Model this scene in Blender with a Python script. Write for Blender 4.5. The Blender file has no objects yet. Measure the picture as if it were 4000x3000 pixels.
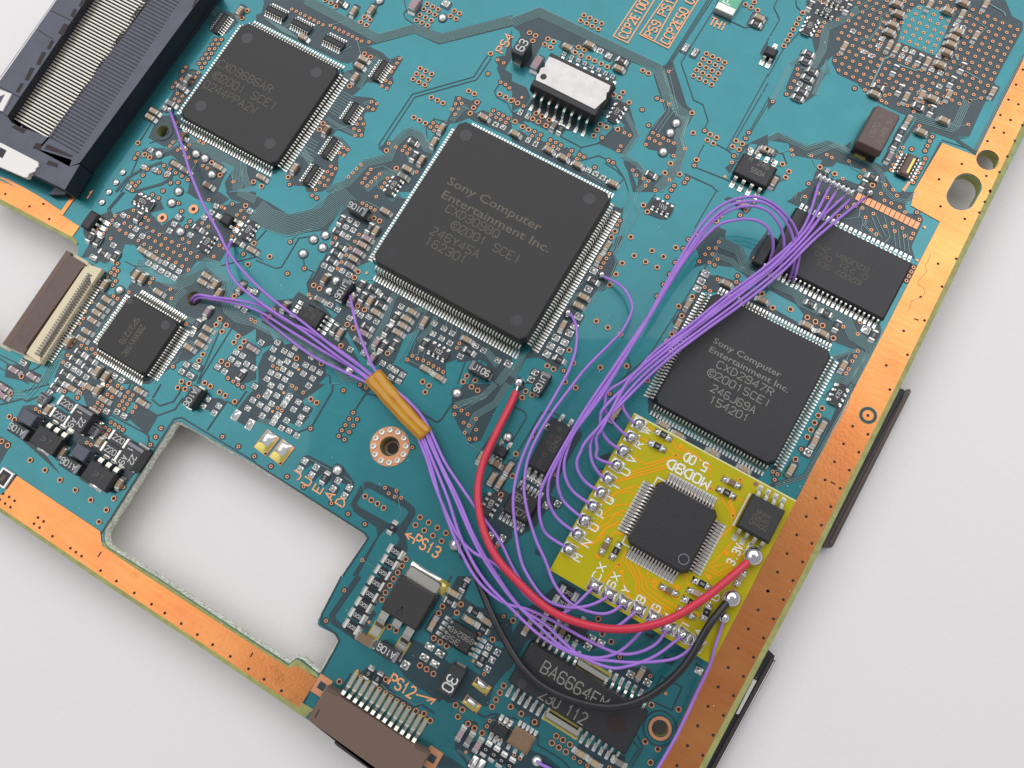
import bpy, math, random
from mathutils import Vector, Matrix
from mathutils.geometry import tessellate_polygon
random.seed(7)
scene = bpy.context.scene
col = scene.collection
# ---------------------------------------------------------------- camera (1 unit = 1 cm; board top is z = 0)
scene.unit_settings.system = 'METRIC'
scene.unit_settings.scale_length = 0.01
S = 11.77                      # height of the lens above the board
FPX = 3283.58
def rodr(r):
    a = math.sqrt(sum(v*v for v in r)); return Matrix.Rotation(a, 3, Vector(r)/a)
RM = rodr((-0.1975502, 0.12108771, 0.52017769))
R0, R1, R2 = RM.col[0], RM.col[1], RM.col[2]
def wv(e): return Vector((e.dot(R0), -e.dot(R1), -e.dot(R2)))
cam_d = bpy.data.cameras.new('camera'); cam = bpy.data.objects.new('camera', cam_d); col.objects.link(cam)
cam_d.sensor_width = 36.0; cam_d.lens = FPX/4000*36
cam_d.clip_start = 0.1; cam_d.clip_end = 500
ax, ay, az = wv(Vector((1,0,0))), wv(Vector((0,-1,0))), wv(Vector((0,0,-1)))
cam.matrix_world = Matrix(((ax.x,ay.x,az.x,0),(ax.y,ay.y,az.y,0),(ax.z,ay.z,az.z,S),(0,0,0,1)))
scene.camera = cam
def W(x, y, z=0.0):
    """photograph pixel -> point of the plane at height z"""
    d = Vector((x-2000, y-1500, FPX)); d = d*((S-z)/d.dot(R2))
    return Vector((d.dot(R0), -d.dot(R1), z))
# ---------------------------------------------------------------- light and exposure
scene.view_settings.view_transform = 'Standard'; scene.view_settings.look = 'None'
scene.view_settings.exposure = 0.0; scene.view_settings.gamma = 1.0
world = bpy.data.worlds.new('World'); scene.world = world; world.use_nodes = True
bg = world.node_tree.nodes['Background']; bg.inputs[0].default_value = (0.93, 0.95, 1.0, 1); bg.inputs[1].default_value = 0.47
def area(name, loc, target, size, power, color, sy=None):
    l = bpy.data.lights.new(name, 'AREA'); l.shape = 'RECTANGLE'; l.size = size; l.size_y = sy or size; l.energy = power; l.color = color
    o = bpy.data.objects.new(name, l); col.objects.link(o); o.location = loc
    o.rotation_euler = (Vector(target)-Vector(loc)).to_track_quat('-Z','Y').to_euler(); return o
def img(dx, dy):               # picture direction (right, down) -> direction in the board plane
    a = W(2200, 1900); b = W(2200+dx, 1900+dy); v = (b-a); v.z = 0; return v.normalized()
far = img(0,-1); lef = img(-1,0)
area('added_far_panel', far*42 + Vector((0,0,40)), far*42, 96, 25500, (0.975,0.985,1.0), 55).rotation_euler = (0,0,math.atan2(-far.x,far.y))  # unseen overhead panel, added so the far side reflects bright; not a window
area('left_light', lef*31 + far*4 + Vector((0,0,38)), (0,0,0), 30, 4000, (1.0,0.985,0.97))  # unseen panel, added to brighten the copper at left
area('right_light', far*12 - lef*27 + Vector((0,0,38)), (0,0,0), 24, 2600, (1.0,0.985,0.975))  # unseen panel, added to brighten the right copper strip
# ---------------------------------------------------------------- materials
def mat(name, color, rough=0.5, metal=0.0, spec=0.5, noise=0.0, nscale=8.0, bump=0.0, bscale=60.0, coat=0.0, trans=0.0, alt=None):
    m = bpy.data.materials.new(name); m.use_nodes = True
    nt = m.node_tree; b = nt.nodes['Principled BSDF']
    b.inputs['Base Color'].default_value = (*color, 1); b.inputs['Roughness'].default_value = rough
    b.inputs['Metallic'].default_value = metal; b.inputs['Specular IOR Level'].default_value = spec
    b.inputs['Coat Weight'].default_value = coat; b.inputs['Transmission Weight'].default_value = trans
    if noise or bump:
        tc = nt.nodes.new('ShaderNodeTexCoord')
        src = tc.outputs['Object']
    if noise:
        n = nt.nodes.new('ShaderNodeTexNoise'); n.inputs['Scale'].default_value = nscale; n.inputs['Detail'].default_value = 5
        nt.links.new(src, n.inputs['Vector'])
        mx = nt.nodes.new('ShaderNodeMix'); mx.data_type = 'RGBA'
        a = alt or tuple(c*(1-noise) for c in color)
        mx.inputs[6].default_value = (*color, 1); mx.inputs[7].default_value = (*a, 1)
        rp = nt.nodes.new('ShaderNodeMapRange'); rp.inputs[1].default_value = 0.35; rp.inputs[2].default_value = 0.7
        nt.links.new(n.outputs['Fac'], rp.inputs[0]); nt.links.new(rp.outputs[0], mx.inputs[0])
        nt.links.new(mx.outputs[2], b.inputs['Base Color'])
    if bump:
        n2 = nt.nodes.new('ShaderNodeTexNoise'); n2.inputs['Scale'].default_value = bscale; n2.inputs['Detail'].default_value = 3
        nt.links.new(src, n2.inputs['Vector'])
        bp = nt.nodes.new('ShaderNodeBump'); bp.inputs['Strength'].default_value = bump; bp.inputs['Distance'].default_value = 0.02
        nt.links.new(n2.outputs['Fac'], bp.inputs['Height']); nt.links.new(bp.outputs[0], b.inputs['Normal'])
    return m
M = {}
M['mask']   = mat('teal_solder_mask', (0.028,0.186,0.212), 0.37, metal=0.84, coat=0.5, noise=0.10, nscale=2.2, bump=0.05, bscale=40)
M['dark']   = mat('bare_laminate_mask', (0.014,0.043,0.056), 0.32, spec=0.55, noise=0.12, nscale=4, bump=0.04)
M['trace']  = mat('masked_trace', (0.15,0.26,0.26), 0.36, metal=0.5)
M['fr4']    = mat('olive_laminate', (0.36,0.36,0.12), 0.6, noise=0.25, nscale=9, bump=0.2)
M['fr4cut'] = mat('rough_cut_laminate', (0.78,0.80,0.68), 0.85, noise=0.55, nscale=30, bump=0.9, bscale=45)
M['copper'] = mat('bare_copper', (0.66,0.262,0.085), 0.25, metal=0.92, noise=0.4, nscale=1.3, alt=(0.60,0.20,0.065), bump=0.05, bscale=25)
M['ring']   = mat('copper_ring', (0.66,0.30,0.15), 0.35, metal=0.6)
M['hole']   = mat('hole_shade', (0.020,0.008,0.008), 0.6)
M['chip']   = mat('chip_resin', (0.027,0.0255,0.026), 0.52, noise=0.15, nscale=60, bump=0.35, bscale=110)
M['chip2']  = mat('dark_resin', (0.016,0.016,0.018), 0.42, bump=0.2, bscale=90)
M['dimple'] = mat('moulded_dimple', (0.037,0.038,0.042), 0.42)
M['pin']    = mat('tinned_pin', (0.56,0.54,0.48), 0.24, metal=0.95)
M['solder'] = mat('solder', (0.86,0.85,0.81), 0.24, metal=0.88, bump=0.08, bscale=14)
M['solderb']= mat('bright_solder', (0.62,0.62,0.64), 0.09, metal=1.0)
M['term']   = mat('tin_terminal', (0.72,0.70,0.66), 0.34, metal=0.7)
M['tan']    = mat('tan_ceramic', (0.43,0.31,0.205), 0.45, noise=0.15, nscale=20)
M['brown']  = mat('brown_ceramic', (0.22,0.135,0.075), 0.45, noise=0.15, nscale=20)
M['pink']   = mat('mauve_ceramic', (0.38,0.26,0.29), 0.45, noise=0.1, nscale=20)
M['grey']   = mat('grey_ceramic', (0.20,0.19,0.18), 0.45)
M['res']    = mat('resistor_film', (0.012,0.012,0.016), 0.28)
M['mark']   = mat('resistor_print', (0.62,0.62,0.60), 0.6)
M['laser']  = mat('laser_mark', (0.135,0.115,0.085), 0.6)
M['laser2'] = mat('pale_laser_mark', (0.24,0.23,0.20), 0.6)
M['silk']   = mat('copper_lettering', (0.85,0.38,0.17), 0.4, metal=0.2)
M['tant']   = mat('tantalum_resin', (0.030,0.030,0.033), 0.45, bump=0.1)
M['band']   = mat('grey_band', (0.21,0.21,0.23), 0.45)
M['white']  = mat('white_print', (0.78,0.78,0.74), 0.5)
M['yellow'] = mat('yellow_board', (0.46,0.395,0.003), 0.34, spec=0.25, noise=0.06, nscale=3)
M['yedge']  = mat('pale_board_edge', (0.68,0.64,0.35), 0.6)
M['maroon']   = mat('dark_maroon', (0.085,0.022,0.020), 0.35, noise=0.4, nscale=10)  # dark maroon with uneven tone, for the strips under the quad chip pins
M['ytrace'] = mat('amber_trace', (0.78,0.33,0.004), 0.36, spec=0.25)
M['purple'] = mat('purple_insulation', (0.385,0.185,0.67), 0.34, noise=0.12, nscale=3)
M['red']    = mat('red_insulation', (0.60,0.028,0.060), 0.34)
M['black']  = mat('black_insulation', (0.014,0.014,0.017), 0.34, bump=0.1, bscale=20)
M['cream']  = mat('cream_plastic', (0.72,0.62,0.42), 0.5)
M['brownp'] = mat('brown_plastic', (0.115,0.070,0.055), 0.42, noise=0.1, nscale=6, bump=0.05)
M['brownq'] = mat('dull_brown_plastic', (0.160,0.100,0.075), 0.55, bump=0.25, bscale=70)
M['conn']   = mat('dark_grey_plastic', (0.090,0.096,0.130), 0.5, noise=0.2, nscale=4, bump=0.08)
M['connd']  = mat('black_plastic', (0.012,0.012,0.020), 0.5)
M['contact']= mat('pale_contact', (0.66,0.62,0.54), 0.32, metal=0.55)
M['clip']   = mat('white_metal', (0.74,0.71,0.67), 0.45, metal=0.2)
M['slug']   = mat('worn_metal_slug', (0.72,0.68,0.66), 0.5, metal=0.3, noise=0.15, nscale=7, bump=0.08)
M['green']  = mat('green_print', (0.12,0.46,0.28), 0.5)
M['gold']   = mat('gold_flux', (0.55,0.46,0.12), 0.25, metal=0.6)
M['tape']   = mat('amber_tape', (0.66,0.345,0.008), 0.12, coat=1.0, noise=0.3, nscale=6, alt=(0.66,0.30,0.006), trans=0.2)
M['tapeb']  = mat('amber_tape_over_wire', (0.66,0.27,0.012), 0.12, coat=1.0, noise=0.3, nscale=6, alt=(0.50,0.18,0.01), trans=0.2)
M['steel']  = mat('dark_steel', (0.075,0.062,0.058), 0.4, metal=0.6, bump=0.1)
M['paper']  = mat('white_paper', (0.80,0.765,0.762), 0.75, bump=0.22, bscale=13)
for k in ('tape','tapeb'): M[k].node_tree.nodes['Principled BSDF'].inputs['IOR'].default_value = 1.12
def wear(m, tint, lo, hi, scale, amount, stretch=(1,1,1), rot=0.0):
    """blend blotches or streaks of another colour into a material"""
    nt=m.node_tree; b=nt.nodes['Principled BSDF']; tc=nt.nodes.new('ShaderNodeTexCoord'); mp=nt.nodes.new('ShaderNodeMapping')
    mp.inputs['Scale'].default_value=stretch; mp.inputs['Rotation'].default_value=(0,0,rot)
    n=nt.nodes.new('ShaderNodeTexNoise'); n.inputs['Scale'].default_value=scale; n.inputs['Detail'].default_value=6; n.inputs['Roughness'].default_value=0.65
    nt.links.new(tc.outputs['Object'],mp.inputs[0]); nt.links.new(mp.outputs[0],n.inputs['Vector'])
    r=nt.nodes.new('ShaderNodeMapRange'); r.inputs[1].default_value=lo; r.inputs[2].default_value=hi; r.inputs[4].default_value=amount
    nt.links.new(n.outputs['Fac'],r.inputs[0]); mx=nt.nodes.new('ShaderNodeMix'); mx.data_type='RGBA'; mx.inputs[7].default_value=(*tint,1)
    l=b.inputs['Base Color'].links
    if l: nt.links.new(l[0].from_socket,mx.inputs[6])
    else: mx.inputs[6].default_value=b.inputs['Base Color'].default_value
    nt.links.new(r.outputs[0],mx.inputs[0]); nt.links.new(mx.outputs[2],b.inputs['Base Color'])
wear(M['copper'], (0.30,0.12,0.05), 0.60, 0.76, 2.0, 0.55)
wear(M['copper'], (0.20,0.07,0.03), 0.71, 0.76, 24.0, 0.7)
wear(M['copper'], (0.76,0.36,0.18), 0.45, 0.75, 6.0, 0.3, (0.2,3,1))
wear(M['mask'], (0.048,0.215,0.235), 0.50, 0.75, 10.0, 0.35, (0.12,3,1), 0.2)
wear(M['yellow'], (0.44,0.37,0.01), 0.55, 0.75, 5.0, 0.5)
# ---------------------------------------------------------------- mesh helpers
class MB:
    def __init__(s): s.v=[]; s.f=[]; s.m=[]; s.mats=[]; s.sm=[]
    def mi(s, k):
        if k not in s.mats: s.mats.append(k)
        return s.mats.index(k)
    def add(s, vs, fs, k, smooth=False):
        o = len(s.v); s.v += [tuple(p) for p in vs]; i = s.mi(k)
        for f in fs: s.f.append(tuple(o+q for q in f)); s.m.append(i); s.sm.append(smooth)
    def box(s, x0,x1,y0,y1,z0,z1,k, ch=0.0, bottom=True):
        if ch <= 0:
            vs = [(x0,y0,z0),(x1,y0,z0),(x1,y1,z0),(x0,y1,z0),(x0,y0,z1),(x1,y0,z1),(x1,y1,z1),(x0,y1,z1)]
            fs = [(4,5,6,7),(0,1,5,4),(1,2,6,5),(2,3,7,6),(3,0,4,7)]
            if bottom: fs.append((3,2,1,0))
        else:
            c = ch
            def ring(i, z): return [(x0+i+c,y0+i,z),(x1-i-c,y0+i,z),(x1-i,y0+i+c,z),(x1-i,y1-i-c,z),(x1-i-c,y1-i,z),(x0+i+c,y1-i,z),(x0+i,y1-i-c,z),(x0+i,y0+i+c,z)]
            vs = ring(0,z0)+ring(0,z1-c)+ring(c*0.8,z1)
            fs = [tuple(range(16,24))]
            for r in (0,8):
                for j in range(8): fs.append((r+j,r+(j+1)%8,r+8+(j+1)%8,r+8+j))
            if bottom: fs.append(tuple(range(7,-1,-1)))
        s.add(vs, fs, k)
    def poly(s, pts, z, k, z0=None, side=None, holes=()):
        loops = [[Vector((p[0],p[1],0)) for p in pts]] + [[Vector((p[0],p[1],0)) for p in h] for h in holes]
        flat = [p for l in loops for p in l]
        tris = tessellate_polygon(loops)
        fs = []
        for t in tris:
            a,b,c = (flat[i] for i in t)
            fs.append(t if (b-a).cross(c-a).z > 0 else t[::-1])
        s.add([(p.x,p.y,z) for p in flat], fs, k)
        if z0 is not None:
            for l in loops:
                n = len(l)
                s.add([(p.x,p.y,z) for p in l]+[(p.x,p.y,z0) for p in l], [(j,(j+1)%n,n+(j+1)%n,n+j) for j in range(n)], side or k)
    def disc(s, cx, cy, r, z, k, n=16, r0=0.0):
        a = [2*math.pi*i/n for i in range(n)]
        if r0 <= 0: s.add([(cx+r*math.cos(t),cy+r*math.sin(t),z) for t in a], [tuple(range(n))], k)
        else:
            vs = [(cx+r0*math.cos(t),cy+r0*math.sin(t),z) for t in a]+[(cx+r*math.cos(t),cy+r*math.sin(t),z) for t in a]
            s.add(vs, [(i,n+i,n+(i+1)%n,(i+1)%n) for i in range(n)], k)
    def lathe(s, cx, cy, prof, k, n=20, smooth=True):
        vs=[]; fs=[]
        for r,z in prof: vs += [(cx+r*math.cos(2*math.pi*i/n), cy+r*math.sin(2*math.pi*i/n), z) for i in range(n)]
        for j in range(len(prof)-1):
            for i in range(n): fs.append((j*n+i, j*n+(i+1)%n, (j+1)*n+(i+1)%n, (j+1)*n+i))
        fs.append(tuple((len(prof)-1)*n+i for i in range(n)))
        s.add(vs, fs, k, smooth)
    def pillow(s, x0,x1,y0,y1,z0,h,k, n=5, p=0.7):
        vs=[]; fs=[]
        for j in range(n+1):
            for i in range(n+1):
                u=i/n; v=j/n
                hh = h*(max(0,16*u*(1-u)*v*(1-v)))**p
                vs.append((x0+(x1-x0)*u, y0+(y1-y0)*v, z0+hh))
        for j in range(n):
            for i in range(n): fs.append((j*(n+1)+i, j*(n+1)+i+1, (j+1)*(n+1)+i+1, (j+1)*(n+1)+i))
        s.add(vs, fs, k, True)
    def ribbon(s, pts, w, z, k):
        n=len(pts)
        if n < 2: return
        P=[Vector((p[0],p[1])) for p in pts]; L=[]; Rr=[]
        for i in range(n):
            if i==0: d=(P[1]-P[0]).normalized(); o=Vector((-d.y,d.x))*w/2
            elif i==n-1: d=(P[-1]-P[-2]).normalized(); o=Vector((-d.y,d.x))*w/2
            else:
                a=(P[i]-P[i-1]).normalized(); b=(P[i+1]-P[i]).normalized()
                na=Vector((-a.y,a.x)); nb=Vector((-b.y,b.x)); mm=na+nb
                if mm.length<1e-6: mm=na
                mm.normalize(); o=mm*(w/2/max(0.4,mm.dot(na)))
            L.append(P[i]+o); Rr.append(P[i]-o)
        vs=[(p.x,p.y,z) for p in L]+[(p.x,p.y,z) for p in Rr]
        s.add(vs,[(n+i,n+i+1,i+1,i) for i in range(n-1)],k)
    def strip3(s, prof, y0, y1, t, k):
        """bent metal strip: profile of (x, z) points, from y0 to y1, thickness t"""
        n=len(prof); up=[]; dn=[]
        for i in range(n):
            a=Vector(prof[max(0,i-1)]); b=Vector(prof[min(n-1,i+1)]); d=(b-a).normalized(); nn=Vector((-d.y,d.x))
            p=Vector(prof[i]); up.append(p+nn*t/2); dn.append(p-nn*t/2)
        vs=[]
        for q in up: vs += [(q.x,y0,q.y),(q.x,y1,q.y)]
        for q in dn: vs += [(q.x,y0,q.y),(q.x,y1,q.y)]
        fs=[]; o=2*n
        for i in range(n-1):
            a=2*i
            fs += [(a,a+1,a+3,a+2)[::-1],(o+a,o+a+1,o+a+3,o+a+2),(a,a+2,o+a+2,o+a)[::-1],(a+1,a+3,o+a+3,o+a+1)]
        e=2*(n-1); fs.append((e,e+1,o+e+1,o+e)[::-1])
        s.add(vs,fs,k)
    def tube(s, pts, r, k, n=10, caps=True):
        P=[Vector(p) for p in pts]; vs=[]; fs=[]; up=Vector((0,0,1))
        for i,p in enumerate(P):
            d=(P[min(len(P)-1,i+1)]-P[max(0,i-1)]).normalized()
            a=d.cross(up); a = a.normalized() if a.length>1e-4 else Vector((1,0,0)); b=a.cross(d)
            rr = r[i] if isinstance(r,(list,tuple)) else r
            for j in range(n):
                t=2*math.pi*j/n; vs.append(p+a*math.cos(t)*rr+b*math.sin(t)*rr)
        for i in range(len(P)-1):
            for j in range(n): fs.append((i*n+j,(i+1)*n+j,(i+1)*n+(j+1)%n,i*n+(j+1)%n))
        s.add(vs,fs,k,True)
        if caps:
            m=len(s.v)-len(vs); s.f.append(tuple(m+j for j in range(n))); s.f.append(tuple(m+(len(P)-1)*n+j for j in range(n-1,-1,-1)))
            i=s.mi(k); s.m+=[i,i]; s.sm+=[False,False]
    def mesh(s, name):
        me=bpy.data.meshes.new(name); me.from_pydata(s.v,[],s.f)
        for k in s.mats: me.materials.append(M[k])
        me.polygons.foreach_set('material_index', s.m); me.polygons.foreach_set('use_smooth', s.sm); me.update()
        return me
def put(name, me, parent=None, loc=(0,0,0), rz=0.0, kind=None, label=None):
    if isinstance(me, MB): me = me.mesh(name)
    o = bpy.data.objects.new(name, me); col.objects.link(o); o.location = loc; o.rotation_euler = (0,0,rz)
    if parent is not None: o.parent = parent
    if kind: o['kind'] = kind
    if label: o['label'] = label
    return o
def empty(name, loc=(0,0,0), rz=0.0, parent=None, label=None):
    o = bpy.data.objects.new(name, None); col.objects.link(o); o.location = loc; o.rotation_euler=(0,0,rz)
    if parent is not None: o.parent = parent
    if label: o['label'] = label
    return o
# ---------------------------------------------------------------- stroke lettering
GL = {'0':"10 01 05 16 36 45 41 30 10",'1':"14 26 20",'2':"05 16 36 45 44 00 40",'3':"05 16 36 45 44 33 13|33 42 41 30 10 01",'4':"30 36 02 42",
'5':"46 06 03 33 42 41 30 00",'6':"45 36 16 05 01 10 30 41 42 33 03",'7':"06 46 10",'8':"13 04 05 16 36 45 44 33 13 02 01 10 30 41 42 33",
'9':"01 10 30 41 45 36 16 05 04 13 43",'A':"00 26 40|12 32",'B':"00 06 36 45 44 33 03|33 42 41 30 00",'C':"45 36 16 05 01 10 30 41",
'D':"00 06 26 44 42 20 00",'E':"46 06 00 40|03 33",'F':"46 06 00|03 33",'G':"45 36 16 05 01 10 30 41 43 23",'H':"00 06|40 46|03 43",
'I':"20 26",'J':"46 41 30 10 01",'K':"00 06|46 02|23 40",'L':"06 00 40",'M':"00 06 23 46 40",'N':"00 06 40 46",'O':"10 01 05 16 36 45 41 30 10",
'P':"00 06 36 45 44 33 03",'Q':"10 01 05 16 36 45 41 30 10|22 40",'R':"00 06 36 45 44 33 03|23 40",'S':"45 36 16 05 04 13 33 42 41 30 10 01",
'T':"06 46|26 20",'U':"06 01 10 30 41 46",'V':"06 20 46",'W':"06 10 24 30 46",'X':"00 46|06 40",'Y':"06 23 46|23 20",'Z':"06 46 00 40",
'.':"20 21",'-':"13 33",'@':"10 01 05 16 36 45 41 30 10|34 24 13 22 32",'<':"03 83|25 03 21",'>':"03 83|65 83 61",'n':"00 04|03 14 34 43 40",'*':"10 01 02 13 33 42 41 30 10|26 13 33 26"}
def text_mb(mb, s, cx, cy, h, rot, z, k, sw=0.16, asp=0.62, gap=0.32, tracking=None):
    """strokes of height h centred on (cx, cy), reading along rot"""
    u = h/6.0; gw = 4*u*asp/0.667; adv = tracking or gw*(1+gap); tot = adv*(len(s)-1)+gw
    ca, sa = math.cos(rot), math.sin(rot); i = 0
    for n,ch in enumerate(s):
        if ch == ' ': continue
        if ch == '@':
            x0 = -tot/2+n*adv+gw/2
            for rr,a0,a1 in ((0.56*h,0,2*math.pi),(0.27*h,0.7,2*math.pi-0.7)):
                pts=[(cx+(x0+rr*math.cos(a0+(a1-a0)*j/14))*ca-rr*math.sin(a0+(a1-a0)*j/14)*sa, cy+(x0+rr*math.cos(a0+(a1-a0)*j/14))*sa+rr*math.sin(a0+(a1-a0)*j/14)*ca) for j in range(15)]
                mb.ribbon(pts, h*sw, z+i*2e-5, k); i += 1
            continue
        for pl in GL.get(ch, '').split('|'):
            pts=[]
            for q in pl.split():
                x = -tot/2+n*adv+int(q[0])/4*gw; y = -h/2+int(q[1])*u
                pts.append((cx+x*ca-y*sa, cy+x*sa+y*ca))
            if pts: mb.ribbon(pts, h*sw, z+i*2e-5, k); i += 1
def font_mesh(s, size, k):
    cu = bpy.data.curves.new('lettering','FONT'); cu.body = s; cu.size = size; cu.align_x='LEFT'; cu.resolution_u = 2; cu.offset = size*0.006
    o = bpy.data.objects.new('lettering', cu); col.objects.link(o)
    dg = bpy.context.evaluated_depsgraph_get(); me = bpy.data.meshes.new_from_object(o.evaluated_get(dg))
    bpy.data.objects.remove(o); bpy.data.curves.remove(cu); me.materials.clear(); me.materials.append(M[k]); return me
# ---------------------------------------------------------------- table and board
pz = -0.50
mb = MB(); mb.box(-60,60,-60,60,pz-0.3,pz,'paper'); put('table', mb, kind='structure')
def Wp(pts, z=0.0): return [W(x,y,z) for x,y in pts]
A=W(4007,520); B=W(2760,3000); C0=W(0,1992); C1=W(1201,2810)
outline = Wp([(755,-400),(4300,-500)])+[A+(A-B)*0.4, B+(B-A)*0.25, C1+(C1-C0)*0.9, C1, C0+(C0-C1)*0.3]+Wp([(-300,1180),(35,1378),(302,1000),(306,978),(300,955),(283,938),(0,793),(-100,742)])
cutout = Wp([(673,1658),(682,1648),(694,1644),(708,1648),(1000,1816),(1420,2079),(1433,2090),(1436,2102),(1420,2128),(1339,2250),(1244,2422),(1241,2436),(1247,2447),(1308,2477),(1320,2490),(1321,2510),(1262,2612),(1250,2628),(1240,2629),(1180,2577),(1160,2570),(1127,2594),(1000,2512),(619,2259),(424,2140),(410,2122),(406,2100),(411,2065)])
def circ(x,y,r,n=28,z=0):
    c=W(x,y,z); rr=(W(x+r,y,z)-c).length; return [(c.x+rr*math.cos(2*math.pi*i/n), c.y+rr*math.sin(2*math.pi*i/n)) for i in range(n)], c, rr
def stadium(x0,y0,x1,y1,r,n=14):
    a,b=W(x0,y0),W(x1,y1); rr=(W(x0+r,y0)-a).length; d=(b-a).normalized(); t0=math.atan2(d.y,d.x)
    return [(b.x+rr*math.cos(t0-math.pi/2+math.pi*i/n), b.y+rr*math.sin(t0-math.pi/2+math.pi*i/n)) for i in range(n+1)]+[(a.x+rr*math.cos(t0+math.pi/2+math.pi*i/n), a.y+rr*math.sin(t0+math.pi/2+math.pi*i/n)) for i in range(n+1)]
h_mount=circ(1523,1744,38)[0]; h_a=circ(3857,626,43)[0]; h_slot=stadium(3777,728,3752,772,54); h_b=circ(2578,2845,30)[0]; h_c=circ(638,514,26)[0]; h_d=circ(758,1166,29)[0]
TH=0.16
mb = MB(); mb.poly(outline, 0.0, 'mask', z0=-TH, side='fr4', holes=[h_mount,h_a,h_slot,h_b,h_c,h_d,cutout])
# underside, so that the slab is closed
mb.poly(outline, -TH, 'fr4', holes=[h_mount,h_a,h_slot,h_b,h_c,h_d,cutout])
board = put('circuit_board', mb); board['label']='large teal circuit board with many black chips, copper edge strips and a rectangular cutout'; board['category']='circuit board'
# rough routed wall of the cutout
mb = MB(); cv=[Vector((p.x,p.y,0)) for p in cutout]; ce=sum(cv,Vector())/len(cv); n=len(cv)
segs=[]
for i in range(n):
    a,b=cv[i],cv[(i+1)%n]; k=max(1,int((b-a).length/0.06))
    for j in range(k): segs.append((a.lerp(b,j/k),(b-a).normalized()))
rows=[(-0.012,0.004),(-0.06,0.030),(-0.11,0.036),(-0.165,0.016)]
vs=[]
for z,off in rows:
    for p,d in segs:
        nn=Vector((-d.y,d.x,0)); nn = nn if nn.dot(ce-p)>0 else -nn
        q=p+nn*(off+random.uniform(-0.008,0.012)*(off>0.01)); vs.append((q.x,q.y,z))
m_=len(segs); fs=[(r*m_+i,r*m_+(i+1)%m_,(r+1)*m_+(i+1)%m_,(r+1)*m_+i) for r in range(3) for i in range(m_)]
mb.add(vs,fs,'fr4cut'); put('cut_edge', mb, board)
# bare laminate margins and copper edge strips
def strip(name, pts, z, k, holes=()):
    mb=MB(); mb.poly(Wp(pts), z, k, z0=0.0005, holes=holes); return put(name, mb, board)
strip('bare_margin', [(4068,400),(4009,506),(3523,1500),(3152,2250),(2756,3000),(2650,3200),(2600,3190),(2710,3000),(3105,2250),(3480,1500),(3960,500),(4030,350)],0.0108,'fr4')
strip('bare_margin', [(-60,1958),(0,1999),(370,2254),(764,2514),(1000,2674),(1192,2805),(1225,2770),(1000,2640),(764,2480),(383,2232),(0,1970),(-60,1930)],0.0108,'fr4')
strip('bare_margin', [(411,2122),(424,2142),(619,2262),(1000,2516),(1127,2598),(1160,2574),(1175,2582),(1240,2632),(1246,2650),(1163,2606),(1127,2618),(1000,2540),(574,2262),(392,2140),(388,2110)],0.0108,'fr4')
strip('bare_margin', [(-60,765),(0,796),(281,941),(300,957),(306,948),(284,922),(0,772),(-60,742)],0.0108,'fr4')
strip('copper_strip', [(4100,60),(4000,226),(3809,610),(3680,560),(3570,746),(3558,804),(3671,867),(3447,1306),(3346,1500),(3108,1957),(2958,2250),(2768,2589),(2574,3000),(2500,3200),(2600,3200),(2730,3000),(3127,2250),(3502,1500),(3985,500),(4060,330)],0.0112,'copper',holes=[circ(3857,626,45)[0],stadium(3777,728,3752,772,57)])
strip('copper_strip', [(68,1859),(393,2076),(400,2133),(574,2250),(1000,2527),(1127,2609),(1163,2600),(1240,2652),(1170,2763),(1000,2654),(764,2495),(389,2246),(0,1981),(-60,1945),(-60,1905),(10,1935)],0.0112,'copper')
strip('copper_strip', [(-60,680),(104,750),(312,886),(283,926),(0,776),(-60,748)],0.0112,'copper')
strip('copper_strip', [(-10,690),(30,700),(110,742),(150,765),(240,825),(352,664),(352,690),(246,842),(142,775)],0.0110,'copper')
# ---------------------------------------------------------------- tile data: photograph tiles of 1000 px, read at 2.212
caps=[]; ress=[]; pads=[]; domes=[]; via_s=[]; via_l=[]; darks=[]; gaps=[]; lines=[]; dots=[]; rnets=[]
class T:
    def __init__(s, ox, oy): s.ox=ox; s.oy=oy
    def p(s, x, y): return (s.ox+x/2.212, s.oy+y/2.212)
    def nums(s, t): 
        v=[float(q) for q in t.replace(';',' ').replace(',',' ').split()]; return [s.p(v[i],v[i+1]) for i in range(0,len(v),2)]
    def C(s, t, k='tan', o=0, L=0.16): caps.extend((q,o,k,L) for q in s.nums(t)); return s
    def c(s, t, k='tan', L=0.16): return s.C(t,k,1,L)
    def R(s, t):
        for e in t.split(';'):
            w=e.split()
            if w: ress.append((s.p(float(w[0]),float(w[1])), w[2], w[3]))
        return s
    def N(s, t):
        for e in t.split(';'):
            w=e.split()
            if w: rnets.append((s.p(float(w[0]),float(w[1])), w[2], w[3]))
        return s
    def P(s, t, sx=0.082, sy=0.07): pads.extend((q,sx,sy) for q in s.nums(t)); return s
    def S(s, t, r=0.066): domes.extend((q,r) for q in s.nums(t)); return s
    def V(s, t): via_s.extend(s.nums(t)); return s
    def W(s, t): via_l.extend(s.nums(t)); return s
    def D(s, t): dots.extend(s.nums(t)); return s
    def K(s, *ts):
        for t in ts: darks.append(s.nums(t))
        return s
    def G(s, *ts, w=9):
        for t in ts: gaps.append((s.nums(t), w/2.212))
        return s
    def L(s, t, n=1, p=12, dx=None, dy=None, w=5):
        q=s.nums(t)
        if dx is not None:
            for i in range(n): lines.append(([(x+dx*i/2.212,y+dy*i/2.212) for x,y in q], w/2.212, 0))
        else:
            for i in range(n): lines.append((q, w/2.212, (i-(n-1)/2)*p/2.212))
        return s
t=T(0,0)
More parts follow.
